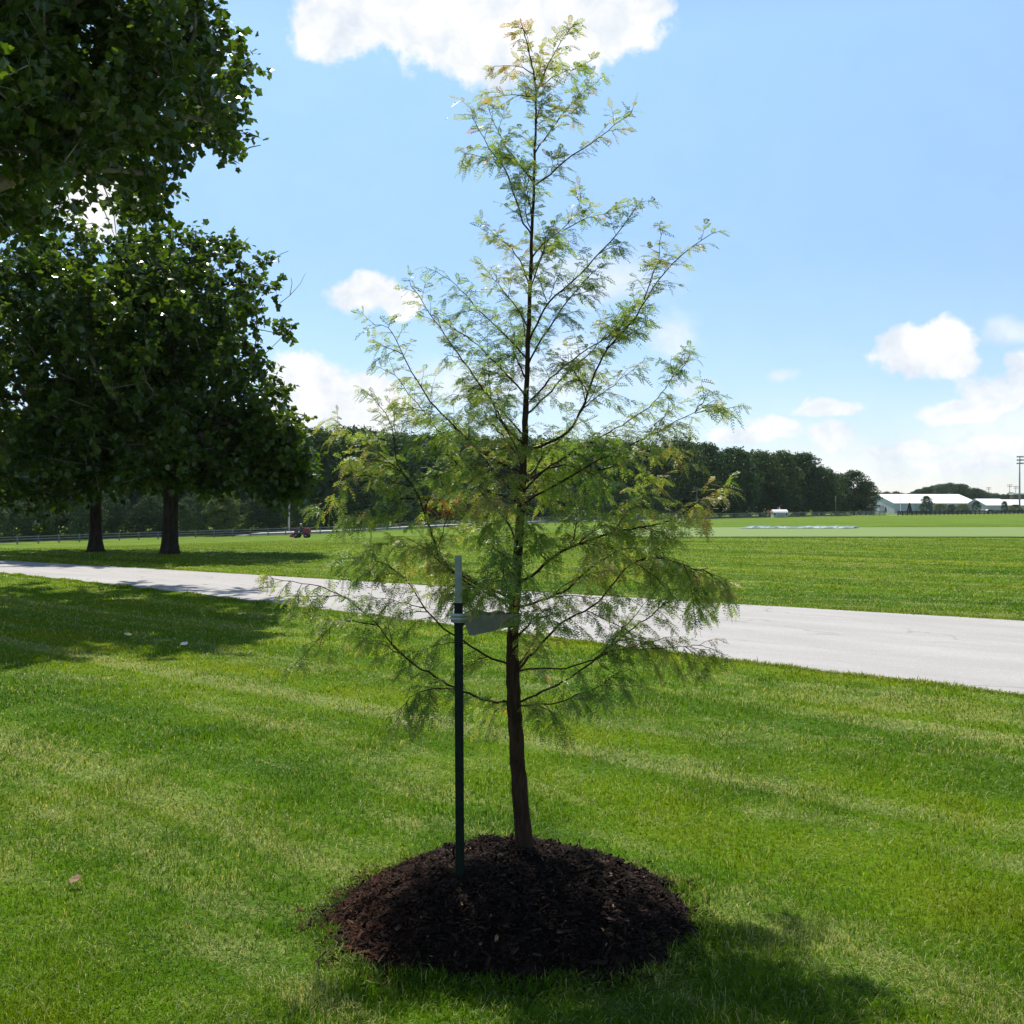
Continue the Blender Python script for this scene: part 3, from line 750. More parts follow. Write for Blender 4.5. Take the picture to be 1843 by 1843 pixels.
# ------------------------------------------------------------------ stake and tie
def build_stake():
    base = P(828, 1580, 3.97); x, y = base.x, base.y
    z0, z1 = 0.10, H - (1000 - HZ)/F*3.97
    zw = H - (1086 - HZ)/F*3.97
    root = empty('stake_post', (x, y, 0.14)); tag(root, 'dark green metal stake with a pale top standing left of the young trunk', 'stake')
    Mg = simple('post_green', (0.006, 0.015, 0.011), 0.6, 0.0, .4, 40); Mg.node_tree.nodes['Principled BSDF'].inputs['Specular IOR Level'].default_value = .2; Mw = simple('post_white', (0.24, 0.275, 0.27), 0.5, 0, .25, 30)
    lean = Vector((-.006, 0.01, 0))
    def T(b, za, zb, studs):
        fx, ft, st = (.0165 if za < 0 else .0135), .004, .030
        prof = [(-fx, 0), (fx, 0), (fx, ft), (.0028, ft), (.0022, st), (-.0022, st), (-.0028, ft), (-fx, ft)]
        vs_ = []
        for z in (za, zb):
            sh = lean*(z - .14)
            vs_ += [Vector((px + sh.x, py + sh.y, z - .14)) for px, py in prof]
        n = 8
        b.add(vs_, [tuple(range(n))[::-1], tuple(range(n, 2*n))] + [(i, (i+1) % n, (i+1) % n+n, i+n) for i in range(n)])
        for z in np.arange(za+.03, zb-.02, .052) if studs else []:
            sh = lean*(z - .14); b.box((sh.x, sh.y-.0035, z-.14), (.012, .009, .016), taper=.8)
    b = MB(); T(b, -.25, zw, True); b.build('shaft', Mg, root)
    b = MB(); T(b, zw+.0005, z1, True); b.build('pale_tip', Mw, root)
    # webbing loop from the stake round the trunk, seen slightly from above
    px_, py_ = x + lean.x, y + lean.y
    tx, ty = P(922, 1112, TD).x, TD
    r1, r2 = .030, .036
    a = math.atan2(ty-py_, tx-px_)
    path = []
    for k in range(15):
        t = a + math.pi/2 + math.pi*k/14; path.append((px_ + r1*math.cos(t), py_ + r1*math.sin(t), 0.0))
    p0 = path[-1]; q0 = (tx + r2*math.cos(a-math.pi/2), ty + r2*math.sin(a-math.pi/2))
    for k in range(1, 12): f = k/12; path.append((p0[0]*(1-f)+q0[0]*f, p0[1]*(1-f)+q0[1]*f, f))
    for k in range(15):
        t = a - math.pi/2 + math.pi*k/14; path.append((tx + r2*math.cos(t), ty + r2*math.sin(t), 1.0))
    p1 = path[-1]; q1 = path[0]
    for k in range(1, 12): f = k/12; path.append((p1[0]*(1-f)+q1[0]*f, p1[1]*(1-f)+q1[1]*f, 1-f))
    o = empty('tree_tie', (px_, py_, 1.19)); tag(o, 'wide grey tie looped from the stake round the young trunk', 'tree tie')
    me = MB(); n = len(path); vs_, fs_ = [], []
    for i, (X, Y, f) in enumerate(path):
        front = i < 41
        top = 1.195 - .022*f + (0.001*math.sin(f*9) if front else .014*math.sin(f*math.pi) - .007*math.sin(f*12))
        wd = (.026 if i < 15 else float(np.interp(f, [0, .05, .10, 1], [.028, .072, .080, .042]))) if front else .052 - .02*f
        wob = .002*math.sin(f*11)
        for z in (top, top-wd*.5, top-wd):
            vs_.append((X-px_, Y-py_ + (wob if z < top else 0), z-1.19))
    for i in range(n):
        j = (i+1) % n
        fs_ += [(3*i, 3*j, 3*j+1, 3*i+1), (3*i+1, 3*j+1, 3*j+2, 3*i+2)]
    me.add(vs_, fs_, False)
    Mt = simple('tie_webbing', (0.19, 0.185, 0.20), 0.45, 0, .2, 60)
    ob = me.build('strap', Mt, o); md = ob.modifiers.new('thick', 'SOLIDIFY'); md.thickness = .003
    rim = MB(); rim.tube([(v[0]-px_, v[1]-py_, (1.195 + .003) - 1.19) for v in path[:16]], [.006]*16, 8); rim.tube([(v[0]-px_, v[1]-py_, 1.184-1.19) for v in path[:16]], [.005]*16, 8)
    rim.build('rolled_edge', simple('tie_edge', (0.36, 0.39, 0.40), 0.4, 0, .15, 50), o)
build_stake()

# ------------------------------------------------------------------ broadleaf trees (plane trees on the left)
LEAF_HALF = np.array([(0,0,0),(.36,.05,0),(.36,.26,0),(.54,.50,0),(.30,.66,0),(0,1.0,0)])
def inside(poly, x, y):
    c = False; n = len(poly); j = n-1
    for i in range(n):
        xi, yi = poly[i]; xj, yj = poly[j]
        if (yi > y) != (yj > y) and x < (xj-xi)*(y-yi)/(yj-yi)+xi: c = not c
        j = i
    return c
UPPER = [(-900,-900),(376,-900),(376,42),(390,66),(430,80),(467,72),(475,110),(471,172),(448,180),(414,176),(418,208),(448,228),(446,252),(412,258),(440,302),(433,325),(397,318),(384,281),(361,251),(327,273),(346,304),(327,315),(323,350),(296,395),(240,405),(222,398),(190,372),(167,330),(140,300),(108,312),(127,365),(100,425),(-900,440)]
LOWER = [(-900,350),(60,350),(108,392),(150,376),(208,424),(243,376),(289,390),(334,370),(384,338),(402,384),(420,420),(467,412),(471,450),(505,465),(507,540),(532,585),(532,627),(492,648),(522,690),(492,738),(540,758),(552,800),(556,860),(535,900),(480,888),(420,915),(330,898),(275,868),(200,878),(150,895),(100,942),(50,930),(0,915),(-900,900)]
def build_plane(name, label, base, skeleton, r_base, crown, poly, n_cl, per, leaf, seed, bare=(), flare=.35):
    rs = np.random.RandomState(seed)
    root = empty(name, base); tag(root, label, 'tree', 'large plane trees on the left')
    off = np.array(base)
    nodes = []; par = []; lvl = []
    for line in skeleton:
        prev = -1
        if nodes:
            ds = [np.linalg.norm(np.array(line[0])-q) for q in nodes]; k = int(np.argmin(ds)); prev = k if ds[k] < 2.5 else -1
        for i, p in enumerate(line):
            p = np.array(p, float)
            if prev >= 0:
                a = nodes[prev]; n = max(1, int(np.linalg.norm(p-a)/.8))
                for k in range(1, n+1):
                    nodes.append(a + (p-a)*k/n + rs.normal(0, .06, 3)*(k < n)); par.append(prev); prev = len(nodes)-1
            else:
                nodes.append(p); par.append(-1); prev = len(nodes)-1
    nsk = len(nodes)
    n0 = 1 + sum(max(1, int(np.linalg.norm(np.array(b_)-np.array(a_))/.8)) for a_, b_ in zip(skeleton[0], skeleton[0][1:]))
    cls = []
    tries = 0
    while len(cls) < n_cl and tries < n_cl*60:
        tries += 1
        (c, r) = crown[rs.randint(len(crown))]
        v = unit(rs.normal(0, 1, 3))*rs.rand()**(1/2.2)
        p = np.array(c) + v*np.array(r)
        px, py = CX + F*p[0]/p[1], HZ + F*(H-p[2])/p[1]
        mg = 6 + 8*rs.rand()
        if not (inside(poly, px+mg, py) and inside(poly, px, py)): continue
        if math.sin(p[0]*1.9+seed)*math.sin(p[1]*1.6+2*seed)*math.sin(p[2]*1.7+3*seed) + .45*math.sin(p[0]*4.1)*math.sin(p[2]*3.7+seed) < -.16: continue
        cls.append(p)
    cls.sort(key=lambda p: min(np.linalg.norm(p-nodes[k]) for k in range(0, nsk, 2)))
    ends = []
    NA = np.array(nodes + [np.zeros(3)]*(n_cl*14)); cnt = nsk
    for p in cls:
        dv = p - NA[:cnt]; dist = np.linalg.norm(dv, axis=1) + np.maximum(0, -dv[:, 2])*.7
        dist[:3] += 3
        k = int(np.argmin(dist)); a = NA[k]; n = min(10, max(1, int(np.linalg.norm(p-a)/.6))); prev = k
        for j in range(1, n+1):
            f = j/n; q = a + (p-a)*f + np.array([0,0,.10*math.sin(f*math.pi)]) + rs.normal(0, .05, 3)*(j < n)
            NA[cnt] = q; par.append(prev); prev = cnt; cnt += 1
        ends.append(prev)
    load = np.zeros(cnt)
    for e in ends: load[e] += 1
    for i in range(cnt-1, 0, -1):
        if par[i] >= 0: load[par[i]] += load[i]
    main = np.full(cnt, -1)
    for i in range(1, cnt):
        q = par[i]
        if q >= 0 and (main[q] < 0 or load[i] > load[main[q]]): main[q] = i
    for _ in range(4):
        Q = NA.copy()
        for i in range(len(skeleton[0])*2, cnt):
            if par[i] >= 0 and main[i] >= 0: Q[i] = .5*NA[i] + .25*(NA[par[i]] + NA[main[i]])
        NA = Q
    rad = np.clip(.012*np.maximum(load, .6)**.5, .012, .24)
    # trunk tube with root flare
    tr = [np.array(p, float) for p in skeleton[0]]
    tl, trr = [], []
    for i in range(len(tr)-1):
        for k in range(6):
            f = k/6; q = tr[i]*(1-f) + tr[i+1]*f; h = q[2]-base[2]; tl.append(Vector(q-off))
            trr.append(r_base*(1 + flare*math.exp(-h/.3))*max(.35, 1-.06*h)*(1+rs.normal(0, .015)))
    b = MB(); b.tube(tl, trr, 14, jit=.035); b.build('trunk', M_TRUNK, root)
    ntr = 0
    b = MB()
    for i in range(1, cnt):
        if par[i] < 0 or i < n0*.8: continue
        a, c = NA[par[i]], NA[i]; r0, r1 = min(rad[par[i]], rad[i]*1.3), rad[i]
        b.tube([Vector(a-off), Vector(c-off)], [r0, r1], 6 if r1 > .04 else 4, cap=False)
    for line in bare:
        for k in range(len(line)-1): b.tube([Vector(line[k])-Vector(off), Vector(line[k+1])-Vector(off)], [.014*(1-.2*k), .014*(.8-.2*k)], 4)
    # sprays of leaves
    LP, LDIR, LT = [], [], []
    for e in ends:
        c = NA[e]; a = NA[par[e]]; od = unit(c-a)
        nt_ = max(3, per//9)
        ctone = rs.normal(.4, .16)
        for k in range(nt_):
            d = unit(od*.5 + rs.normal(0, .75, 3) + np.array([0,0,.12])); Lt = rs.uniform(.35, .85)
            q = c.copy(); pts_ = [q.copy()]
            for j in range(9):
                d = unit(d + rs.normal(0, .12, 3) + np.array([0,0,-.04])); q = q + d*Lt/9
                if j > 1 or rs.rand() < .5:
                    LP.append(q + rs.normal(0, .05, 3)); LDIR.append(unit(d*.5 + rs.normal(0, .6, 3) + np.array([0,0,-.35]))); LT.append(ctone + rs.normal(0, .13))
                if j % 3 == 2: pts_.append(q.copy())
            b.tube([Vector(p-off) for p in pts_], [.008, .006, .004, .003][:len(pts_)], 3, cap=False)
    b.build('branches', M_LIMB, root)
    LP = np.array(LP) - off; LDIR = np.array(LDIR); n = len(LP); print(name, 'leaves', n)
    up = unit(np.array([0,0,1.]) + rs.normal(0, .55, (n, 3))); S = unit(np.cross(LDIR, up)); U = np.cross(S, LDIR)
    sz = leaf*rs.uniform(.65, 1.2, n); fold = rs.uniform(.05, .35, n); curl = rs.uniform(-.25, .1, n)
    halves = []
    for s in (-1, 1):
        h = LEAF_HALF if s == 1 else LEAF_HALF[::-1]
        hx, hy = np.abs(h[:, 0])*s, h[:, 1]
        V = LP[:, None] + S[:, None]*(hx[None, :, None]*sz[:, None, None]) + LDIR[:, None]*(hy[None, :, None]*sz[:, None, None]) \
            + U[:, None]*((np.abs(hx)[None]*fold[:, None] + hy[None]**2*curl[:, None])*sz[:, None])[..., None]
        halves.append(V)
    AV = np.stack(halves, 1).reshape(-1, 3); nf = 2*n
    tint = np.repeat(np.clip(np.array(LT), 0, 1), 12)
    me = np_mesh('crown', AV, np.arange(6*nf), 6*np.arange(nf), {'tint': tint})
    link('crown', me, M_PLANE, root)
M_TRUNK = bark('plane_trunk_bark', (0.020, 0.015, 0.011), (0.065, 0.050, 0.038), (5, 5, 1.2))
M_LIMB = bark('plane_limb_bark', (0.085, 0.070, 0.055), (0.30, 0.27, 0.22), (2.2, 2.2, 2.2), strength=.3)
M_PLANE = leafy('plane_leaf', [(0.0, (0.024, 0.054, 0.009)), (0.45, (0.054, 0.100, 0.015)), (0.8, (0.100, 0.150, 0.022)), (1.0, (0.17, 0.21, 0.04))], 0.45, 0.26, spec=.6, tmul=(1.5, 1.5, .4))
B = hit(305, 997); A = hit(172, 993)
build_plane('plane_tree', 'big shady tree with the thicker trunk nearest the drive', tuple(B),
    [[tuple(B+Vector((0,0,-.3))), tuple(B+Vector((.05,0,1.8))), tuple(B+Vector((-.1,0,4))), tuple(B+Vector((0,.2,6.5))), tuple(B+Vector((.3,.2,9)))],
     [tuple(B+Vector((-.05,0,3))), tuple(B+Vector((1.6,-.5,4.6))), tuple(B+Vector((3.2,-.8,5.5)))],
     [tuple(B+Vector((-.1,0,3.6))), tuple(B+Vector((-1.6,-1,5.2))), tuple(B+Vector((-2.8,-1.5,8)))],
     [tuple(B+Vector((0,.2,5))), tuple(B+Vector((1.5,1.2,7))), tuple(B+Vector((2.6,1.5,9)))]],
    .28, [((B.x+.6, B.y, 6.6), (4.6, 4.6, 4.6)), ((B.x-.5, B.y-.5, 8.3), (4.2, 4.2, 3.6)), ((B.x+1.2, B.y-.3, 3.9), (4.2, 3.6, 2.6)), ((-7.9, B.y-.5, 3.5), (1.3, 2.2, 2.0))], LOWER, 860, 45, .22, 41,
    bare=[[tuple(P(505,545,37)), tuple(P(522,532,37)), tuple(P(540,512,37)), tuple(P(550,492,37))], [tuple(P(522,532,37)), tuple(P(526,510,37)), tuple(P(524,500,37))], [tuple(P(490,470,37)), tuple(P(505,458,37)), tuple(P(520,452,37))]])
build_plane('plane_tree', 'big shady tree with the flared slimmer trunk at far left', tuple(A),
    [[tuple(A+Vector((0,0,-.3))), tuple(A+Vector((0,0,2))), tuple(A+Vector((-.1,0,4.5))), tuple(A+Vector((-.2,.2,7))), tuple(A+Vector((-.2,.2,9)))],
     [tuple(A+Vector((0,0,3.2))), tuple(A+Vector((-1.8,-.6,5)))  , tuple(A+Vector((-3.2,-1,7)))],
     [tuple(A+Vector((0,0,3.6))), tuple(A+Vector((.5,-2.2,5.2))), tuple(A+Vector((1.0,-3.0,7.4)))]],
    .225, [((A.x-1.2, A.y, 6.6), (5.2, 4.8, 4.6)), ((A.x-.4, A.y-.5, 8.6), (4.2, 4.2, 3.4)), ((A.x-1, A.y-.5, 4.0), (4.6, 4.0, 2.7))], LOWER, 780, 45, .22, 42, flare=.55)
C = Vector((-13.6, 20.5, 0))
lm = lambda px, py, d=20.5: tuple(P(px, py, d))
build_plane('plane_tree', 'large leafy limbs of the nearest tree overhanging the top left corner', tuple(C),
    [[tuple(C+Vector((0,0,-.3))), tuple(C+Vector((.1,0,3))), tuple(C+Vector((.2,0,6))), tuple(C+Vector((.3,0,10))), tuple(C+Vector((.3,.2,14)))],
     [tuple(C+Vector((.2,0,5.6))), lm(-120,360), lm(-20,325), lm(70,302), lm(140,290), lm(195,315), lm(240,345)],
     [lm(100,298), lm(190,240), lm(262,180), lm(288,130), lm(325,85), lm(400,110)],
     [lm(262,180), lm(340,215), lm(395,240)],
     [tuple(C+Vector((.3,0,9))), lm(-60,120,19), lm(60,60,19), lm(160,-20,19)],
     [tuple(C+Vector((.3,0,10))), lm(-200,40,21), lm(-80,-120,22)],
     [tuple(C+Vector((.2,0,7))), tuple(C+Vector((2.5,-3.5,8))), tuple(C+Vector((4,-5,9)))]],
    .42, [((-11.5, 20.5, 11.5), (6.8, 5.5, 5.2)), ((-8.8, 20.3, 9.6), (4.0, 3.4, 3.4)), ((-8, 20.5, 11.5), (3.6, 3.4, 3.2)), ((-11, 17, 9.6), (4.0, 3.4, 3.4)), ((-9.3, 24.6, 9.6), (4.2, 3.4, 3.2))], UPPER, 1080, 45, .18, 43,
    bare=[[tuple(P(152,330,20)), tuple(P(180,360,20)), tuple(P(205,420,20))], [tuple(P(185,330,20)), tuple(P(205,380,20)), tuple(P(210,425,20))], [tuple(P(432,278,20)), tuple(P(450,266,20)), tuple(P(470,262,20))]])

# ------------------------------------------------------------------ distant trees
def crown_arrays(rs, h, r, lobes, per, leaf, low=.16, cone=False):
    """clumps of small leaf faces on and inside many overlapping boughs"""
    Cn, Nn = [], []
    for k in range(lobes):
        t = (k+.5)/lobes
        zz = low + (1-low)*(t**.8)
        if cone: wr = (1.02-zz)*1.0
        else: wr = math.sin(math.pi*min(1, (zz-low)/(1-low)*.78+.20))**.7
        a = k*2.399 + rs.uniform(-.5, .5); q = r*wr*math.sqrt(rs.uniform(.25, 1.0))*.78
        lr = r*(.30+.16*rs.rand())*(.45 if cone else 1)*(.7+.3*wr)
        c = np.array([math.cos(a)*q, math.sin(a)*q, min(h*zz, h-lr*.75)])
        v = unit(rs.normal(0, 1, (per, 3)))*(rs.rand(per, 1)**.28)
        v[:, 2] = np.where(v[:, 2] < -.4, -v[:, 2]*.6, v[:, 2])
        bump_ = 1 + .16*np.sin(v[:, :1]*7+k) * np.sin(v[:, 1:2]*6+2*k) + .1*np.sin(v[:, 2:]*9)
        Cn.append(c + v*bump_*np.array([lr, lr, lr*.82])); Nn.append(unit(v + rs.normal(0, .55, v.shape)))
    Cn = np.concatenate(Cn); Nn = np.concatenate(Nn); n = len(Cn)
    A_ = unit(np.cross(Nn, rs.normal(0, 1, (n, 3)))); B_ = np.cross(Nn, A_)
    s = leaf*rs.uniform(.5, 1.25, (n, 1))
    V = np.stack([Cn - A_*s, Cn - B_*s*.6 + A_*s*.2, Cn + A_*s, Cn + B_*s*.6 - A_*s*.1], 1)
    V[:, 1] += Nn*s*.25; V[:, 3] += Nn*s*.2
    tint = np.repeat(np.clip(rs.normal(.45, .17, n), 0, 1), 4)
    return V.reshape(-1, 3), tint
FOREST = [(0.0, (0.016, 0.046, 0.014)), (0.5, (0.042, 0.100, 0.026)), (1.0, (0.088, 0.165, 0.042))]
FOREST2 = [(0.0, (0.030, 0.058, 0.014)), (0.5, (0.062, 0.112, 0.024)), (1.0, (0.11, 0.165, 0.04))]
M_FOREST = leafy('woodland_leaf', FOREST, .18, .6, spec=.25)
M_FOREST2 = leafy('lighter_woodland_leaf', FOREST2, .2, .6, spec=.25)
M_BRIGHT = leafy('bright_leaf', [(0.0, (0.06, 0.10, 0.022)), (0.5, (0.10, 0.155, 0.034)), (1.0, (0.16, 0.21, 0.055))], .3, .6, spec=.25)
M_SHRUB = leafy('shrub_leaf', [(0.0, (0.06, 0.095, 0.025)), (0.5, (0.115, 0.155, 0.04)), (1.0, (0.19, 0.21, 0.07))], .25, .6, spec=.25)
M_PINE = leafy('dark_needle', [(0.0, (0.012, 0.024, 0.012)), (0.6, (0.028, 0.048, 0.022)), (1.0, (0.05, 0.07, 0.03))], .1, .6, spec=.25)
M_DTR = bark('distant_bark', (0.03, 0.025, 0.02), (0.09, 0.075, 0.06), (4, 4, 1))
def quads(name, V, T): 
    n = len(V)//4
    return np_mesh(name, V, np.arange(4*n), 4*np.arange(n), {'tint': T})
PRO = []
for s_ in range(6):
    r_ = np.random.RandomState(100+s_)
    V_, T_ = crown_arrays(r_, 1.0, .36+.04*(s_ % 3), 26+4*(s_ % 3), 210, .020, .10)
    PRO.append((V_, T_, quads('crown', V_, T_)))
def trunk_mesh(r=.018):
    b = MB(); b.tube([(0,0,-.03), (.002,.001,.1), (-.004,.003,.35), (.003,0,.7)], [r*1.5, r, r*.8, r*.35], 8); 
    for a in range(5):
        t = a*1.7; z = .25+.09*a; b.tube([(0,0,z), (math.cos(t)*.12, math.sin(t)*.12, z+.12), (math.cos(t)*.2, math.sin(t)*.2, z+.22)], [r*.5, r*.3, r*.12], 5)
    return b.mesh('trunk')
TRK = trunk_mesh(); TRK.materials.append(M_DTR)
CROWNS = {}
def crown_mesh(k, m):
    key = (k, m.name)
    if key not in CROWNS:
        me = PRO[k][2].copy(); me.name = 'crown'; me.materials.clear(); me.materials.append(m); CROWNS[key] = me
    return CROWNS[key]
def far_tree(px, top, d, k, label, m=M_FOREST, wide=1.0, cat='tree', name='woodland_tree', group=None, rz=None):
    g = G(px, d); h = H - (top-HZ)/F*d - g.z
    root = empty(name, g, rz if rz is not None else px*.37); root.scale = (h*wide, h*wide, h); tag(root, label, cat, group)
    link('trunk', TRK, None, root); link('crown', crown_mesh(k, m), None, root)
    return root
WOOD = 'trees along the front of the wood'
far_tree(404, 886, fence_d(404)+8, 3, 'pale green bushy tree before the dark wood, right of the thick shady trunk', M_BRIGHT, 1.35, name='pale_tree')
for a in [
 (578, 772, 24, 0, 'woodland tree showing between the shady crown and the feathery young tree', 1.0),
 (640, 768, 20, 1, 'woodland tree topped just above the left shoulder of the feathery tree', 1.0),
 (1222, 789, 16, 2, 'tall woodland tree rising right beside the feathery young tree', 1.0),
 (1268, 797, 18, 3, 'woodland tree standing behind the cross armed utility pole', 1.0),
 (1322, 806, 16, 4, 'woodland tree left of the white shed, its crown stepping down', 1.05),
 (1368, 812, 20, 5, 'woodland tree rising directly behind the orange sign', 1.0),
 (1410, 812, 18, 0, 'broad woodland tree rising directly behind the white shed', 1.0),
 (1446, 814, 22, 1, 'last tall woodland tree before the treeline drops to the right', .9),
 (1478, 842, 18, 2, 'shorter woodland tree left of the plain utility pole', 1.1),
 (1508, 852, 30, 3, 'low woodland tree behind the plain utility pole', 1.1),
 (1537, 847, 20, 4, 'round dark tree just left of the end of the wood', 1.15),
 (1558, 866, 16, 5, 'smaller tree ending the wood beside the big white roofed building', 1.1)]:
    far_tree(a[0], a[1], fence_d(a[0])+a[2], a[3], a[4], m=(M_FOREST2 if a[3] in (2, 5, 0) else M_FOREST), wide=a[5], group=WOOD)

def woodland(name, label, trees, m, rs, per_keep=1.0):
    VV, TT = [], []
    for (p, h, w, k) in trees:
        V_, T_, _ = PRO[k]; a = rs.uniform(0, 6.28); R_ = np.array([[math.cos(a), -math.sin(a), 0], [math.sin(a), math.cos(a), 0], [0, 0, 1]])
        q = (V_ @ R_.T) * np.array([h*w, h*w, h]) + np.array(p); VV.append(q); TT.append(np.clip(T_ + rs.normal(0, .12), 0, 1))
    me = quads(name, np.concatenate(VV), np.concatenate(TT))
    return tag(link(name, me, m), label, 'woodland', kind='stuff')
rs_ = np.random.RandomState(77); tl_ = []
for px in range(-140, 1500, 34):
    for row in range(2):
        q = px + rs_.uniform(-14, 14); d = fence_d(q) + 32 + 16*row + rs_.uniform(-4, 4)
        top = float(np.interp(q, [-140, 500, 560, 700, 1200, 1300, 1440, 1470, 1540], [730, 740, 772, 772, 792, 806, 816, 848, 856])) + rs_.uniform(0, 14) + 3
        g = G(q, d); tl_.append((tuple(g), H-(top-HZ)/F*d-g.z, 1.0, rs_.randint(6)))
for px in range(-140, 1560, 17):                                  # bushy edge and undergrowth
    q = px + rs_.uniform(-9, 9); d = fence_d(q) + 13 + rs_.uniform(-2, 9)
    g = G(q, d); tl_.append((tuple(g + Vector((0, 0, -.6))), rs_.uniform(4.5, 9.5), .95, rs_.randint(6)))
woodland('woodland', 'dense dark wood in full summer leaf behind the field and fence', tl_, M_FOREST, rs_)
tl_ = []
for px in range(1500, 2150, 11):
    for row in range(2):
        q = px + rs_.uniform(-5, 5); d = 640 + 40*row + rs_.uniform(-15, 15)
        top = float(np.interp(q, [1500, 1590, 1640, 1665, 1690, 1715, 1740, 1760, 1790, 1843, 2000, 2150], [880, 886, 888, 878, 871, 869, 876, 882, 887, 890, 884, 880])) + rs_.uniform(-2.5, 4)
        g = G(q, d); tl_.append((tuple(g), H-(top-HZ)/F*d-g.z, 1.15, rs_.randint(6)))
woodland('distant_woodland', 'hazy far off woodland ridge behind the white roofed buildings', tl_, M_FOREST, rs_)
tl_ = []
for px in range(-1600, 3400, 60):
    if -160 < px < 2160: continue
    d = 420 + rs_.uniform(-30, 60); x = (px-CX)/F*d; tl_.append(((x, d, gz(x, d)), rs_.uniform(14, 20), 1.1, rs_.randint(6)))
woodland('distant_woodland', 'far off belt of trees either side of the view', tl_, M_FOREST, rs_)

# low planting before the white-roofed buildings
PL = 'planting in front of the white roofed buildings'
def shrub(px, top, bot, wide, k, label, m, cat, name, d=330, grp=PL):
    g = G(px, d); zb = H-(bot-HZ)/F*d; h = (bot-top)/F*d
    root = empty(name, (g.x, g.y, min(zb, g.z+.6) if zb > g.z else zb), px*.61); s = h; root.scale = (wide/F*d/.76, wide/F*d/.76, s); tag(root, label, cat, grp)
    link('crown', crown_mesh(k, m), None, root); link('trunk', TRK, None, root)
CV_, CT_ = crown_arrays(np.random.RandomState(8), 1.0, .36, 60, 60, .03, .05, True); PRO.append((CV_, CT_, quads('crown', CV_, CT_)))
shrub(1637, 905, 925, 16, 6, 'small dark cone shaped evergreen left of the tallest small tree', M_PINE, 'evergreen tree', 'conifer')
shrub(1667, 892.5, 927, 25, 4, 'tallest small tree standing before the long white roof', M_FOREST, 'tree', 'small_tree', 318)
shrub(1692, 907, 922, 26, 2, 'light green shrub just right of the tallest small tree', M_SHRUB, 'shrub', 'shrub', 345)
shrub(1712, 908, 923, 20, 3, 'dark shrub between two light green shrubs before the building', M_FOREST, 'shrub', 'shrub', 335)
shrub(1733, 907, 921, 27, 4, 'bright round green shrub right of the dark shrub', M_SHRUB, 'shrub', 'shrub', 335)
shrub(1757, 901, 921, 16, 5, 'upright small tree at the right end of the long white roof', M_FOREST, 'tree', 'small_tree', 340)
shrub(1808, 902, 923, 12, 2, 'slim small tree before the smaller white roof', M_FOREST, 'tree', 'small_tree', 335)
shrub(1827, 908, 922, 28, 1, 'broad green hedge like shrub at far right by the mast', M_SHRUB, 'shrub', 'shrub', 340)
shrub(1594, 912, 923, 7, 6, 'tiny dark evergreen before the gable wall', M_PINE, 'evergreen tree', 'conifer', 320)
shrub(1566, 914, 929, 26, 3, 'pale scrubby bush at the foot of the wood end', M_SHRUB, 'shrub', 'shrub', 285)

# ------------------------------------------------------------------ fences
M_RAIL = simple('weathered_rail', (0.24, 0.24, 0.235), .85, 0, .4, 3); M_RAILD = simple('brown_rail', (0.045, 0.034, 0.026), .85, 0, .3, 3)
def rail_fence(label, pxa, pxb, dfn, bay, rows, ph, pt, m, rw=.14):
    pts_ = []; q = pxa
    a = G(pxa, dfn(pxa)); root = empty('rail_fence', a); tag(root, label, 'fence')
    off = a.copy(); px = pxa; cur = a; pts_.append(a)
    while px < pxb:
        px += .4; n = G(px, dfn(px))
        if (n-cur).length >= bay: cur = n; pts_.append(n)
    b0 = None
    for p in pts_:
        if b0 is None:
            b = MB(); b.box((0, 0, ph/2), (pt, pt, ph+.02)); b.box((0, 0, ph+.03), (pt*.7, pt*.7, .04)); b0 = b.mesh('post'); b0.materials.append(m)
        o = link('post', b0, None, root); o.location = p - off
    for z in rows:
        b = MB()
        for i in range(len(pts_)-1):
            p, q_ = pts_[i]-off, pts_[i+1]-off; c = (p+q_)/2; dv = q_-p
            b.box((c.x, c.y, c.z+z), (dv.length-.02, .06, rw), rz=math.atan2(dv.y, dv.x), ry=-math.asin(dv.z/dv.length))
        b.build('rail', m, root)
rail_fence('long weathered grey rail fence running along the foot of the wood', -45, 1600, fence_d, 2.75, (.35, .72, 1.08), 1.2, .14, M_RAIL)
rail_fence('dark brown post and rail fence before the white roofed buildings', 1616, 1960, lambda q: fence_d(q)-14, 2.4, (.4, .75, 1.08), 1.25, .18, M_RAILD, .27)

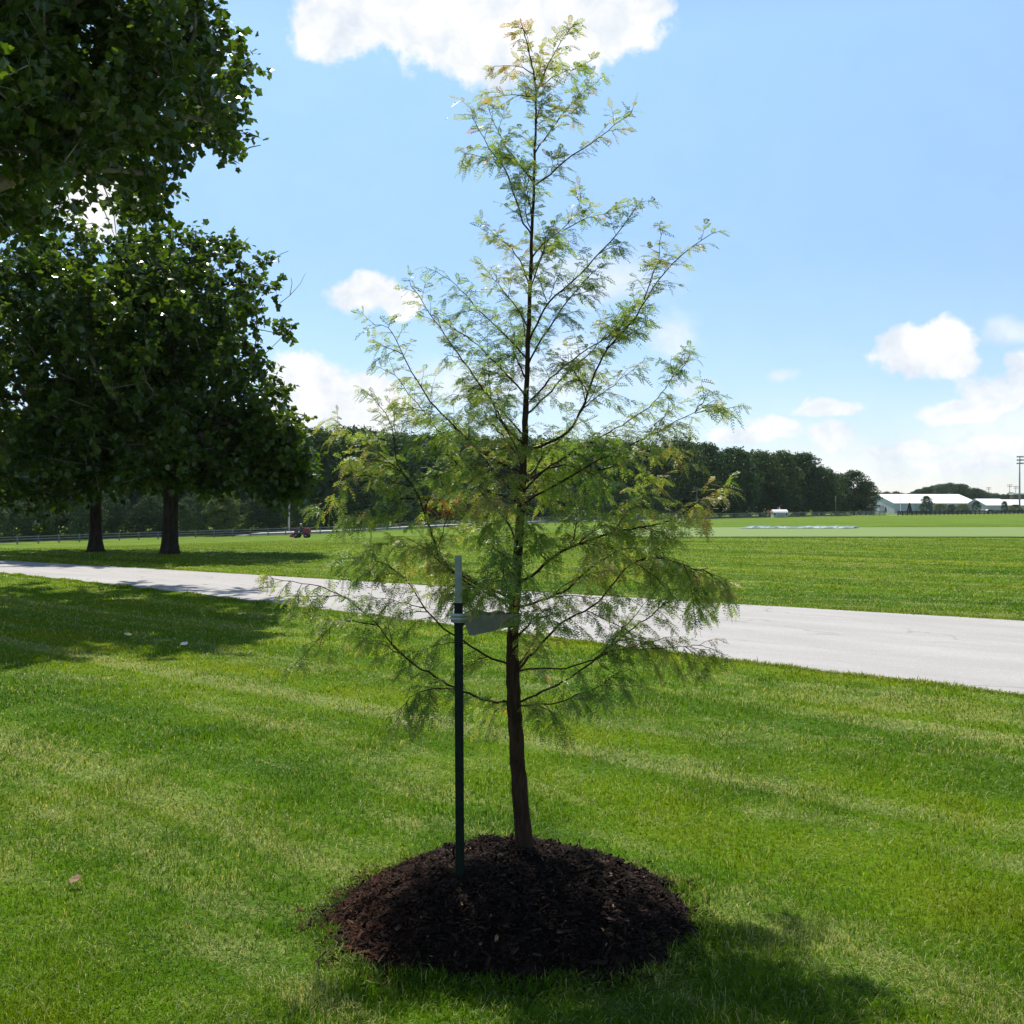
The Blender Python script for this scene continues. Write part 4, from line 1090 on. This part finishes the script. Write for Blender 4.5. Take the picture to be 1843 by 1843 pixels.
# ------------------------------------------------------------------ buildings
M_ROOF = simple('white_metal_roof', (0.80, 0.81, 0.82), .45, 0, .05, .3); M_WALL = simple('pale_metal_wall', (0.50, 0.52, 0.57), .6, 0, .12, .5)
M_GREYW = simple('grey_wall', (0.20, 0.22, 0.24), .7, 0, .2, .5); M_DARK = simple('dark_opening', (0.03, 0.03, 0.035), .5)
def gable_hall(name, label, pxl, pxr, d, theta, W, eave, ridge, doors=True):
    """long metal hall; front wall faces the camera between two pixel columns"""
    a = G(pxl, d); u = Vector((math.cos(theta), math.sin(theta), 0))
    t = (pxr-CX)/F; L = (t*a.y - a.x)/(u.x - t*u.y)
    root = empty(name, (a.x, a.y, gz(a.x, a.y)-.1), theta); tag(root, label, 'building', 'white roofed halls')
    b = MB()
    b.extrude([(-.0, 0), (W, 0), (W, eave), (W/2, ridge-.12), (0, eave)], 0, L, Matrix(((0,1,0,0),(1,0,0,0),(0,0,1,0),(0,0,0,1))))
    for k in range(int(L/1.2)): b.box((.6+k*1.2, -.03, eave/2), (.08, .05, eave-.1))
    for k in range(int(W/1.2)): b.box((-.03, .6+k*1.2, eave/2), (.05, .08, eave-.1))
    b.build('wall', M_WALL, root)
    r = MB(); s = math.hypot(W/2, ridge-eave); an = math.atan2(ridge-eave, W/2)
    for sg in (1, -1):
        c = Vector((L/2, W/2-sg*(W/4+.2*math.cos(an)), (eave+ridge)/2-.2*math.sin(an)+.12)); r.box(c, (L+.8, s+.4, .12), rx=sg*an)
        for k in range(int(L/2.5)): r.box(c + Vector((-L/2+1+k*2.5, 0, .08)), (.06, s+.36, .05), rx=sg*an)
    r.build('roof', M_ROOF, root)
    if doors:
        g = MB(); g.box((L*.3, -.08, 1.9), (4, .06, 3.8)); g.build('door', simple('door_panel', (.42, .44, .47), .6), root)
        g = MB(); g.box((-.09, W*.35, 1.6), (.06, 3.5, 3.2)); g.build('door', simple('end_door', (.25, .27, .3), .6), root)
    return root
gable_hall('metal_hall', 'long low metal hall with a big white roof beyond the field', 1610, 1761, 400, math.radians(6), 30, 3.9, 7.5)
gable_hall('metal_hall', 'smaller metal hall with a short peaked white roof, right of the long hall', 1776, 1818, 390, math.radians(4), 16, 3.0, 5.4, False)
gable_hall('metal_hall', 'white roofed hall cut off by the right edge behind the tall mast', 1822, 1900, 405, math.radians(3), 16, 3.0, 5.2, False)
def build_stand():
    g = G(1826, 600); root = empty('grandstand', g); tag(root, 'distant brown stand with a white flat roof by the tall mast', 'grandstand')
    z = lambda y: H-(y-HZ)/F*600 - g.z
    b = MB(); b.box((5, 3, z(897)/2), (9.4, 5, z(897))); 
    for k in range(7): b.box((5, .2-.1*k, z(898)+.34*k*.9), (9.6, .5, .3))
    b.build('seating', simple('brown_seating', (.20, .13, .11), .8, 0, .5, 1.5), root)
    b = MB(); b.box((5, 4, z(893.5)), (9.6, 4, 2.2)); b.build('press_box', simple('press_wall', (.26, .22, .2), .7), root)
    b = MB(); b.box((5, 3, z(889)), (11, 6, .7)); b.build('roof', M_ROOF, root)
build_stand()

def build_shed():
    g = hit(1405, 931.5); d = g.y; w = 25.5/F*d; hh = (931.5-917)/F*d; root = empty('garden_shed', g); tag(root, 'small white shed with double doors at the edge of the field', 'shed')
    ev = hh*.66; dp = w*.8
    b = MB(); b.box((0, dp/2, ev/2-.05), (w, dp, ev+.1))
    for k in range(9): b.box((-w/2+.12+k*(w-.24)/8, -.012, ev/2), (.05, .03, ev-.04))
    b.build('wall', simple('shed_siding', (.52, .53, .56), .7, 0, .12, 2), root)
    b = MB(); e = .12
    prof = [(-dp/2-e, ev-.03), (-dp*.36, hh*.86), (0, hh), (dp*.36, hh*.86), (dp/2+e, ev-.03), (0, ev+.02)]
    M = Matrix(((0,1,0,0),(1,0,0,dp/2),(0,0,1,0),(0,0,0,1))); b.extrude(prof, -w/2-.1, w/2+.1, M); b.build('roof', simple('shed_roof', (.62, .62, .63), .7, 0, .1, 2), root)
    for s in (-1, 1):
        b = MB(); b.box((s*.44, -.045, ev*.45), (.84, .05, ev*.84)); dr = b.build('door', simple('shed_door', (.42, .43, .46), .7), root)
        h_ = MB(); h_.box((s*.10, -.09, ev*.45), (.05, .04, .2)); h_.build('handle', M_DARK, dr)
        b = MB(); b.box((s*w*.41, -.04, ev*.6), (.3, .04, .5)); b.build('window', M_DARK, root)
build_shed()
def build_sign():
    d = fence_d(1383)+4.5; g = G(1383, d); root = empty('road_sign', g); tag(root, 'orange diamond road sign left of the white shed', 'road sign')
    z = H-(921-HZ)/F*d-g.z
    b = MB(); b.box((0, 0, z/2), (.09, .07, z)); b.build('pole', simple('sign_pole', (.2, .2, .2), .5, .6), root)
    b = MB(); b.box((0, -.06, z), (.75, .03, .75), ry=math.pi/4); b.build('plate', simple('sign_orange', (.75, .20, .03), .5, 0, .1), root)
build_sign()

# ------------------------------------------------------------------ poles and masts
M_POLE = simple('pole_wood', (.22, .20, .175), .85, 0, .35, 3); M_STEEL = simple('galvanised_steel', (.33, .35, .38), .45, .4, .2, 2)
def utility_pole(px, top, d, label, arm=True, m=M_POLE, r=.16, light=False):
    g = G(px, d); h = H-(top-HZ)/F*d-g.z
    root = empty('utility_pole', g); tag(root, label, 'utility pole', 'utility poles')
    b = MB(); b.tube([(0,0,-.3), (0,0,h*.5), (.03,0,h)], [r, r*.85, r*.65], 10); b.build('pole', m, root)
    if arm:
        b = MB(); b.box((0, -.14, h-.55), (2.5, .1, .13)); b.tube([(-.8, -.14, h-.6), (0, -.14, h-1.3)], [.025]*2, 4); b.tube([(.8, -.14, h-.6), (0, -.14, h-1.3)], [.025]*2, 4); b.build('crossarm', m, root)
        for x in (-1.1, -.5, .5, 1.1):
            b = MB(); b.lathe([(.03, 0), (.07, .04), (.04, .1), (.065, .16), (.02, .22)], (x, -.14, h-.48), 8); b.build('insulator', M_STEEL, root)
    return Vector((g.x, g.y, g.z+h))
t1 = utility_pole(520, 893, fence_d(520)+10, 'pale utility pole rising behind the red mower', False, simple('pale_pole', (.40, .39, .36), .8, 0, .2, 3), .20)
t2 = utility_pole(1254, 876, fence_d(1254)+6, 'utility pole with a crossarm at the right of the feathery tree')
t3 = utility_pole(1504, 893, fence_d(1504)+6, 'plain utility pole before the low end of the wood', False)
def wires():
    root = empty('power_line', t1); tag(root, 'thin overhead wires strung along the dark edge of the wood', 'power line')
    a0 = Vector(P(-260, 893, fence_d(-260)+10)); offs = (0, .9, 1.7)
    for o_ in offs:
        b = MB()
        for A_, B_ in ((a0, t1), (t1, t2 - Vector((0, 0, .5)))):
            pts_ = []
            for k in range(25):
                f = k/24; q = A_.lerp(B_, f); q.z -= o_ + .3 + 2.2*math.sin(math.pi*f)*.6; pts_.append(q-t1)
            b.tube(pts_, [.014]*25, 4)
        b.build('wire', simple('cable', (.05, .05, .05), .9), root)
wires()
def lamp_pole(px, top, d, label):
    g = G(px, d); h = H-(top-HZ)/F*d-g.z; root = empty('lamp_post', g); tag(root, label, 'lamp post', 'lamp posts by the long hall')
    b = MB(); b.lathe([(.22, 0), (.22, .3), (.12, .35), (.09, h)], n=10); b.build('pole', M_STEEL, root)
    b = MB(); b.box((.5, 0, h-.06), (1.0, .08, .08)); b.box((.95, 0, h-.04), (.7, .34, .14), taper=.8); b.build('lamp_head', M_STEEL, root)
lamp_pole(1621, 887.5, 384, 'slim lamp post in front of the left end of the long white roof')
lamp_pole(1708, 887, 384, 'slim lamp post in front of the right end of the long white roof')
def mast(px, top, d, label, rows, wide, r):
    g = G(px, d); h = H-(top-HZ)/F*d-g.z; root = empty('floodlight_mast', g); tag(root, label, 'floodlight mast', 'stadium floodlight masts')
    b = MB(); b.lathe([(r, -.3), (r*.95, h*.4), (r*.6, h)], n=12); b.build('pole', M_STEEL, root)
    for k in range(rows):
        z = h-.35-k*1.25; b = MB(); b.box((0, -.2, z), (wide, .12, .12)); bar = b.build('crossbar', M_STEEL, root)
        for j in range(4):
            x = -wide/2+.25+j*(wide-.5)/3; b = MB(); b.lathe([(.12, 0), (.3, .12), (.36, .34), (.3, .36)], (x, -.75, z+.12), 10, 'Y'); b.build('floodlight', M_STEEL, bar)
mast(1835, 821, 400, 'tall floodlight mast with three rows of lamps at the right edge', 3, 2.6, .34)
mast(1817, 872, 800, 'distant floodlight mast left of the tallest mast', 2, 3.6, .3)
mast(1828, 875, 820, 'distant floodlight mast almost hidden beside the tallest mast', 2, 3.6, .3)
mast(1779, 877, 850, 'faint lone distant floodlight mast above the smaller white roof', 2, 3.6, .3)

# ------------------------------------------------------------------ blue-grey sheet on the green
def build_sheet():
    A_, B_ = hit(1336, 952.2), hit(1540, 952.2); rs = np.random.RandomState(9)
    root_loc = A_.copy(); n, m_ = 190, 9; vs_ = []; fs_ = []
    L = (B_-A_); per = Vector((-L.y, L.x, 0)).normalized()
    hump = np.convolve(rs.rand(n+12), np.ones(5)/5, 'same')[:n]
    for i in range(n):
        c = A_ + L*(i/(n-1)); c.z = gz(c.x, c.y)
        for j in range(m_):
            f = j/(m_-1)-.5; z = max(.062, .06 + (.22*hump[i]+.03)*math.cos(f*math.pi)**.8*(1 if i % 27 > 2 else .2) + rs.normal(0, .02))
            q = c + per*(f*1.7 + .25*math.sin(i*.21)); vs_.append((q.x-A_.x, q.y-A_.y, q.z-A_.z+z))
        if i:
            for j in range(m_-1): fs_.append(((i-1)*m_+j, i*m_+j, i*m_+j+1, (i-1)*m_+j+1))
    b = MB(); b.add(vs_, fs_, True); m = simple('crumpled_sheet', (.10, .17, .22), .55, 0, .6, 1.4, c2=(.26, .33, .34))
    o = b.build('ground_sheet', m); o.location = A_; md = o.modifiers.new('thick', 'SOLIDIFY'); md.thickness = .01
    tag(o, 'long crumpled blue grey sheet lying across the pale turf', 'ground sheet')
build_sheet()

# ------------------------------------------------------------------ mower with driver, parked car
def wheel(b, c, r, w, n=16): b.lathe([(r*.6, -w/2), (r*.92, -w/2), (r, -w*.3), (r, w*.3), (r*.92, w/2), (r*.6, w/2)], c, n, 'Y')
def build_mower():
    g = hit(541, 968.3); root = empty('ride_on_mower', g, math.radians(-4)); tag(root, 'red ride on mower driving across the far lawn near the fence', 'mower')
    Mr = simple('mower_red', (.25, .012, .018), .4, 0, .2, 5); Mb = simple('tyre_rubber', (.018, .018, .018), .8); Md = simple('mower_grey', (.10, .10, .105), .6)
    # front (left) cutting decks, seat in the middle, engine hood at the right
    b = MB(); b.box((0, 0, .52), (2.0, .5, .16)); b.box((.1, 0, .66), (.7, .9, .12)); b.build('chassis', Md, root)
    b = MB(); b.box((.78, 0, .90), (.86, .86, .62), taper=.86); b.box((1.16, 0, .82), (.12, .7, .4)); b.build('engine_hood', Mr, root)
    for x, y in ((-.98, 0), (-.7, -.62), (-.7, .62)):
        b = MB(); b.box((x, y, .24), (.62, .72, .24), taper=.85); b.box((x-.1, y, .42), (.2, .3, .14)); b.build('cutting_deck', Mr, root)
    for x, y, r in ((-.42, -.62, .36), (-.42, .62, .36), (.80, -.55, .30), (.80, .55, .30)):
        b = MB(); wheel(b, (x, y, r), r, .26); w = b.build('wheel', Mb, root)
        b = MB(); b.lathe([(.02, -.14), (r*.58, -.12), (r*.58, .12), (.02, .14)], (x, y, r), 14, 'Y'); b.build('rim', simple('rim', (.42, .40, .38), .5), w)
    b = MB(); b.box((.12, 0, .80), (.48, .5, .12)); b.box((.36, 0, 1.06), (.1, .48, .46), ry=.15); b.build('seat', Mb, root)
    b = MB(); b.box((-.62, 0, .86), (.3, .44, .5), taper=.7); b.build('console', Mr, root)
    b = MB(); b.tube([(-.55, 0, 1.0), (-.40, 0, 1.14)], [.02]*2, 6); b.tube([(-.38+.06*math.cos(k/12*6.283), .18*math.sin(k/12*6.283), 1.15+.06*math.cos(k/12*6.283)) for k in range(13)], [.015]*13, 5); b.build('steering_wheel', Md, root)
    # driver
    p = empty('person', g, math.radians(-4)); tag(p, 'driver in a dark shirt and white hat seated on the red mower', 'person')
    J = {'pel': (.12, 0, .95, .15), 'waist': (.13, 0, 1.1, .14), 'chest': (.10, 0, 1.32, .17), 'neck': (.08, 0, 1.50, .06), 'head': (.06, 0, 1.63, .095), 'top': (.07, 0, 1.73, .07)}
    ed = [('pel', 'waist'), ('waist', 'chest'), ('chest', 'neck'), ('neck', 'head'), ('head', 'top')]
    for s, t in ((-1, 'r'), (1, 'l')):
        J.update({'hip'+t: (.08, s*.1, .93, .09), 'kn'+t: (-.30, s*.16, .98, .065), 'an'+t: (-.40, s*.16, .62, .045), 'ft'+t: (-.55, s*.17, .60, .04),
                  'sh'+t: (.10, s*.19, 1.42, .065), 'el'+t: (-.02, s*.27, 1.18, .045), 'wr'+t: (-.26, s*.18, 1.16, .032), 'hd'+t: (-.35, s*.15, 1.17, .036)})
        ed += [('pel', 'hip'+t), ('hip'+t, 'kn'+t), ('kn'+t, 'an'+t), ('an'+t, 'ft'+t), ('chest', 'sh'+t), ('sh'+t, 'el'+t), ('el'+t, 'wr'+t), ('wr'+t, 'hd'+t)]
    ks = list(J); me = bpy.data.meshes.new('body'); me.from_pydata([J[k][:3] for k in ks], [(ks.index(a), ks.index(b_)) for a, b_ in ed], [])
    o = link('body', me, None, p); o.modifiers.new('skin', 'SKIN'); sv = me.skin_vertices[0].data
    for i, k in enumerate(ks): sv[i].radius = (J[k][3], J[k][3]); sv[i].use_root = (k == 'pel')
    sb = o.modifiers.new('sub', 'SUBSURF'); sb.levels = sb.render_levels = 2
    m, nt, bs = mat('person_surface'); sx = N(nt, 'ShaderNodeSeparateXYZ'); nt.links.new(coords(nt), sx.inputs[0])
    nt.links.new(ramp(nt, mth(nt, 'DIVIDE', sx.outputs[2], 2.0), [(0.0, (.05, .055, .07)), (.515, (.05, .055, .07)), (.52, (.06, .07, .085)), (.735, (.06, .07, .085)), (.745, (.42, .26, .19))]), bs.inputs['Base Color']); bs.inputs['Roughness'].default_value = .8
    me.materials.append(m)
    b = MB(); b.lathe([(.10, 0), (.112, .02), (.11, .08), (.085, .13), (.03, .15)], (.065, 0, 1.67), 14); b.lathe([(.02, 0), (.17, .0), (.17, .012), (.02, .014)], (.055, 0, 1.675), 14); b.build('hat', simple('white_hat', (.78, .78, .76), .8), p)
build_mower()
def build_car():
    d = 345; g = G(1782, d); root = empty('parked_car', g, .1); tag(root, 'white car parked beyond the brown fence before the smaller hall', 'car')
    b = MB(); b.extrude([(-2.1, .35), (2.1, .35), (2.15, .75), (1.9, .92), (.95, 1.0), (-1.6, 1.02), (-2.1, .9)], -.85, .85)
    b.extrude([(-1.5, 1.0), (.9, 1.0), (.35, 1.45), (-1.0, 1.47)], -.72, .72); b.build('body', simple('car_white', (.78, .78, .78), .25), root)
    for s in (-1, 1):
        b = MB(); b.extrude([(-1.3, 1.05), (.7, 1.05), (.3, 1.38), (-.95, 1.40)], s*.735, s*.75); b.build('window', M_DARK, root)
        for x in (-1.3, 1.3):
            w = MB(); wheel(w, (x, s*.78, .32), .32, .2); wo = w.build('wheel', M_DARK, root)
build_car()

# ------------------------------------------------------------------ fallen leaves on the near lawn
def fallen(px, py, s, rz, c, label):
    g = hit(px, py); b = MB()
    h = [Vector((x*s, (y-.5)*s, .25*s*abs(x)+.18*s*(y-.5)**2*random.uniform(.6, 1.8))) for x, y, _ in LEAF_HALF]
    k = [Vector((-v.x, v.y, v.z)) for v in h[::-1]]
    vs_ = h + k; b.add(vs_, [(0,1,2,3,4,5), (6,7,8,9,10,11)])
    o = b.build('fallen_leaf', simple('dry_leaf_'+str(px), c, .7, 0, .3, 40)); o.location = (g.x, g.y, .035); o.rotation_euler = (random.uniform(-.3, .3), random.uniform(-.4, .4), rz)
    md = o.modifiers.new('thick', 'SOLIDIFY'); md.thickness = .001
    tag(o, label, 'fallen leaf', 'fallen leaves on the lawn')
fallen(133, 1601, .055, 1.4, (.20, .11, .05), 'curled brown leaf lying alone on the lawn at lower left')
fallen(230, 1147, .10, .3, (.55, .50, .25), 'pale leaf at the edge of the shade, leftmost of three')
fallen(249, 1160, .10, 2.0, (.48, .42, .16), 'yellowish leaf in the middle of three near the shade')
fallen(331, 1165, .09, 1.0, (.60, .58, .50), 'whitish leaf rightmost of three near the shade')

# ------------------------------------------------------------------ air
def build_haze():
    b = MB(); b.box((0, 1100, 20.0), (30200, 2900, 57.0))
    m = bpy.data.materials.new('air'); m.use_nodes = True; nt = m.node_tree; nt.nodes.remove(nt.nodes['Principled BSDF'])
    v = N(nt, 'ShaderNodeVolumePrincipled'); v.inputs['Density'].default_value = HAZE; v.inputs['Color'].default_value = (.86, .93, 1, 1)
    v.inputs['Anisotropy'].default_value = .2
    nt.links.new(v.outputs[0], nt.nodes['Material Output'].inputs['Volume'])
    tag(b.build('haze', m), 'thin pale summer haze over the far field', 'haze', kind='stuff')
HAZE = 0.00006
if HAZE > 0: build_haze()
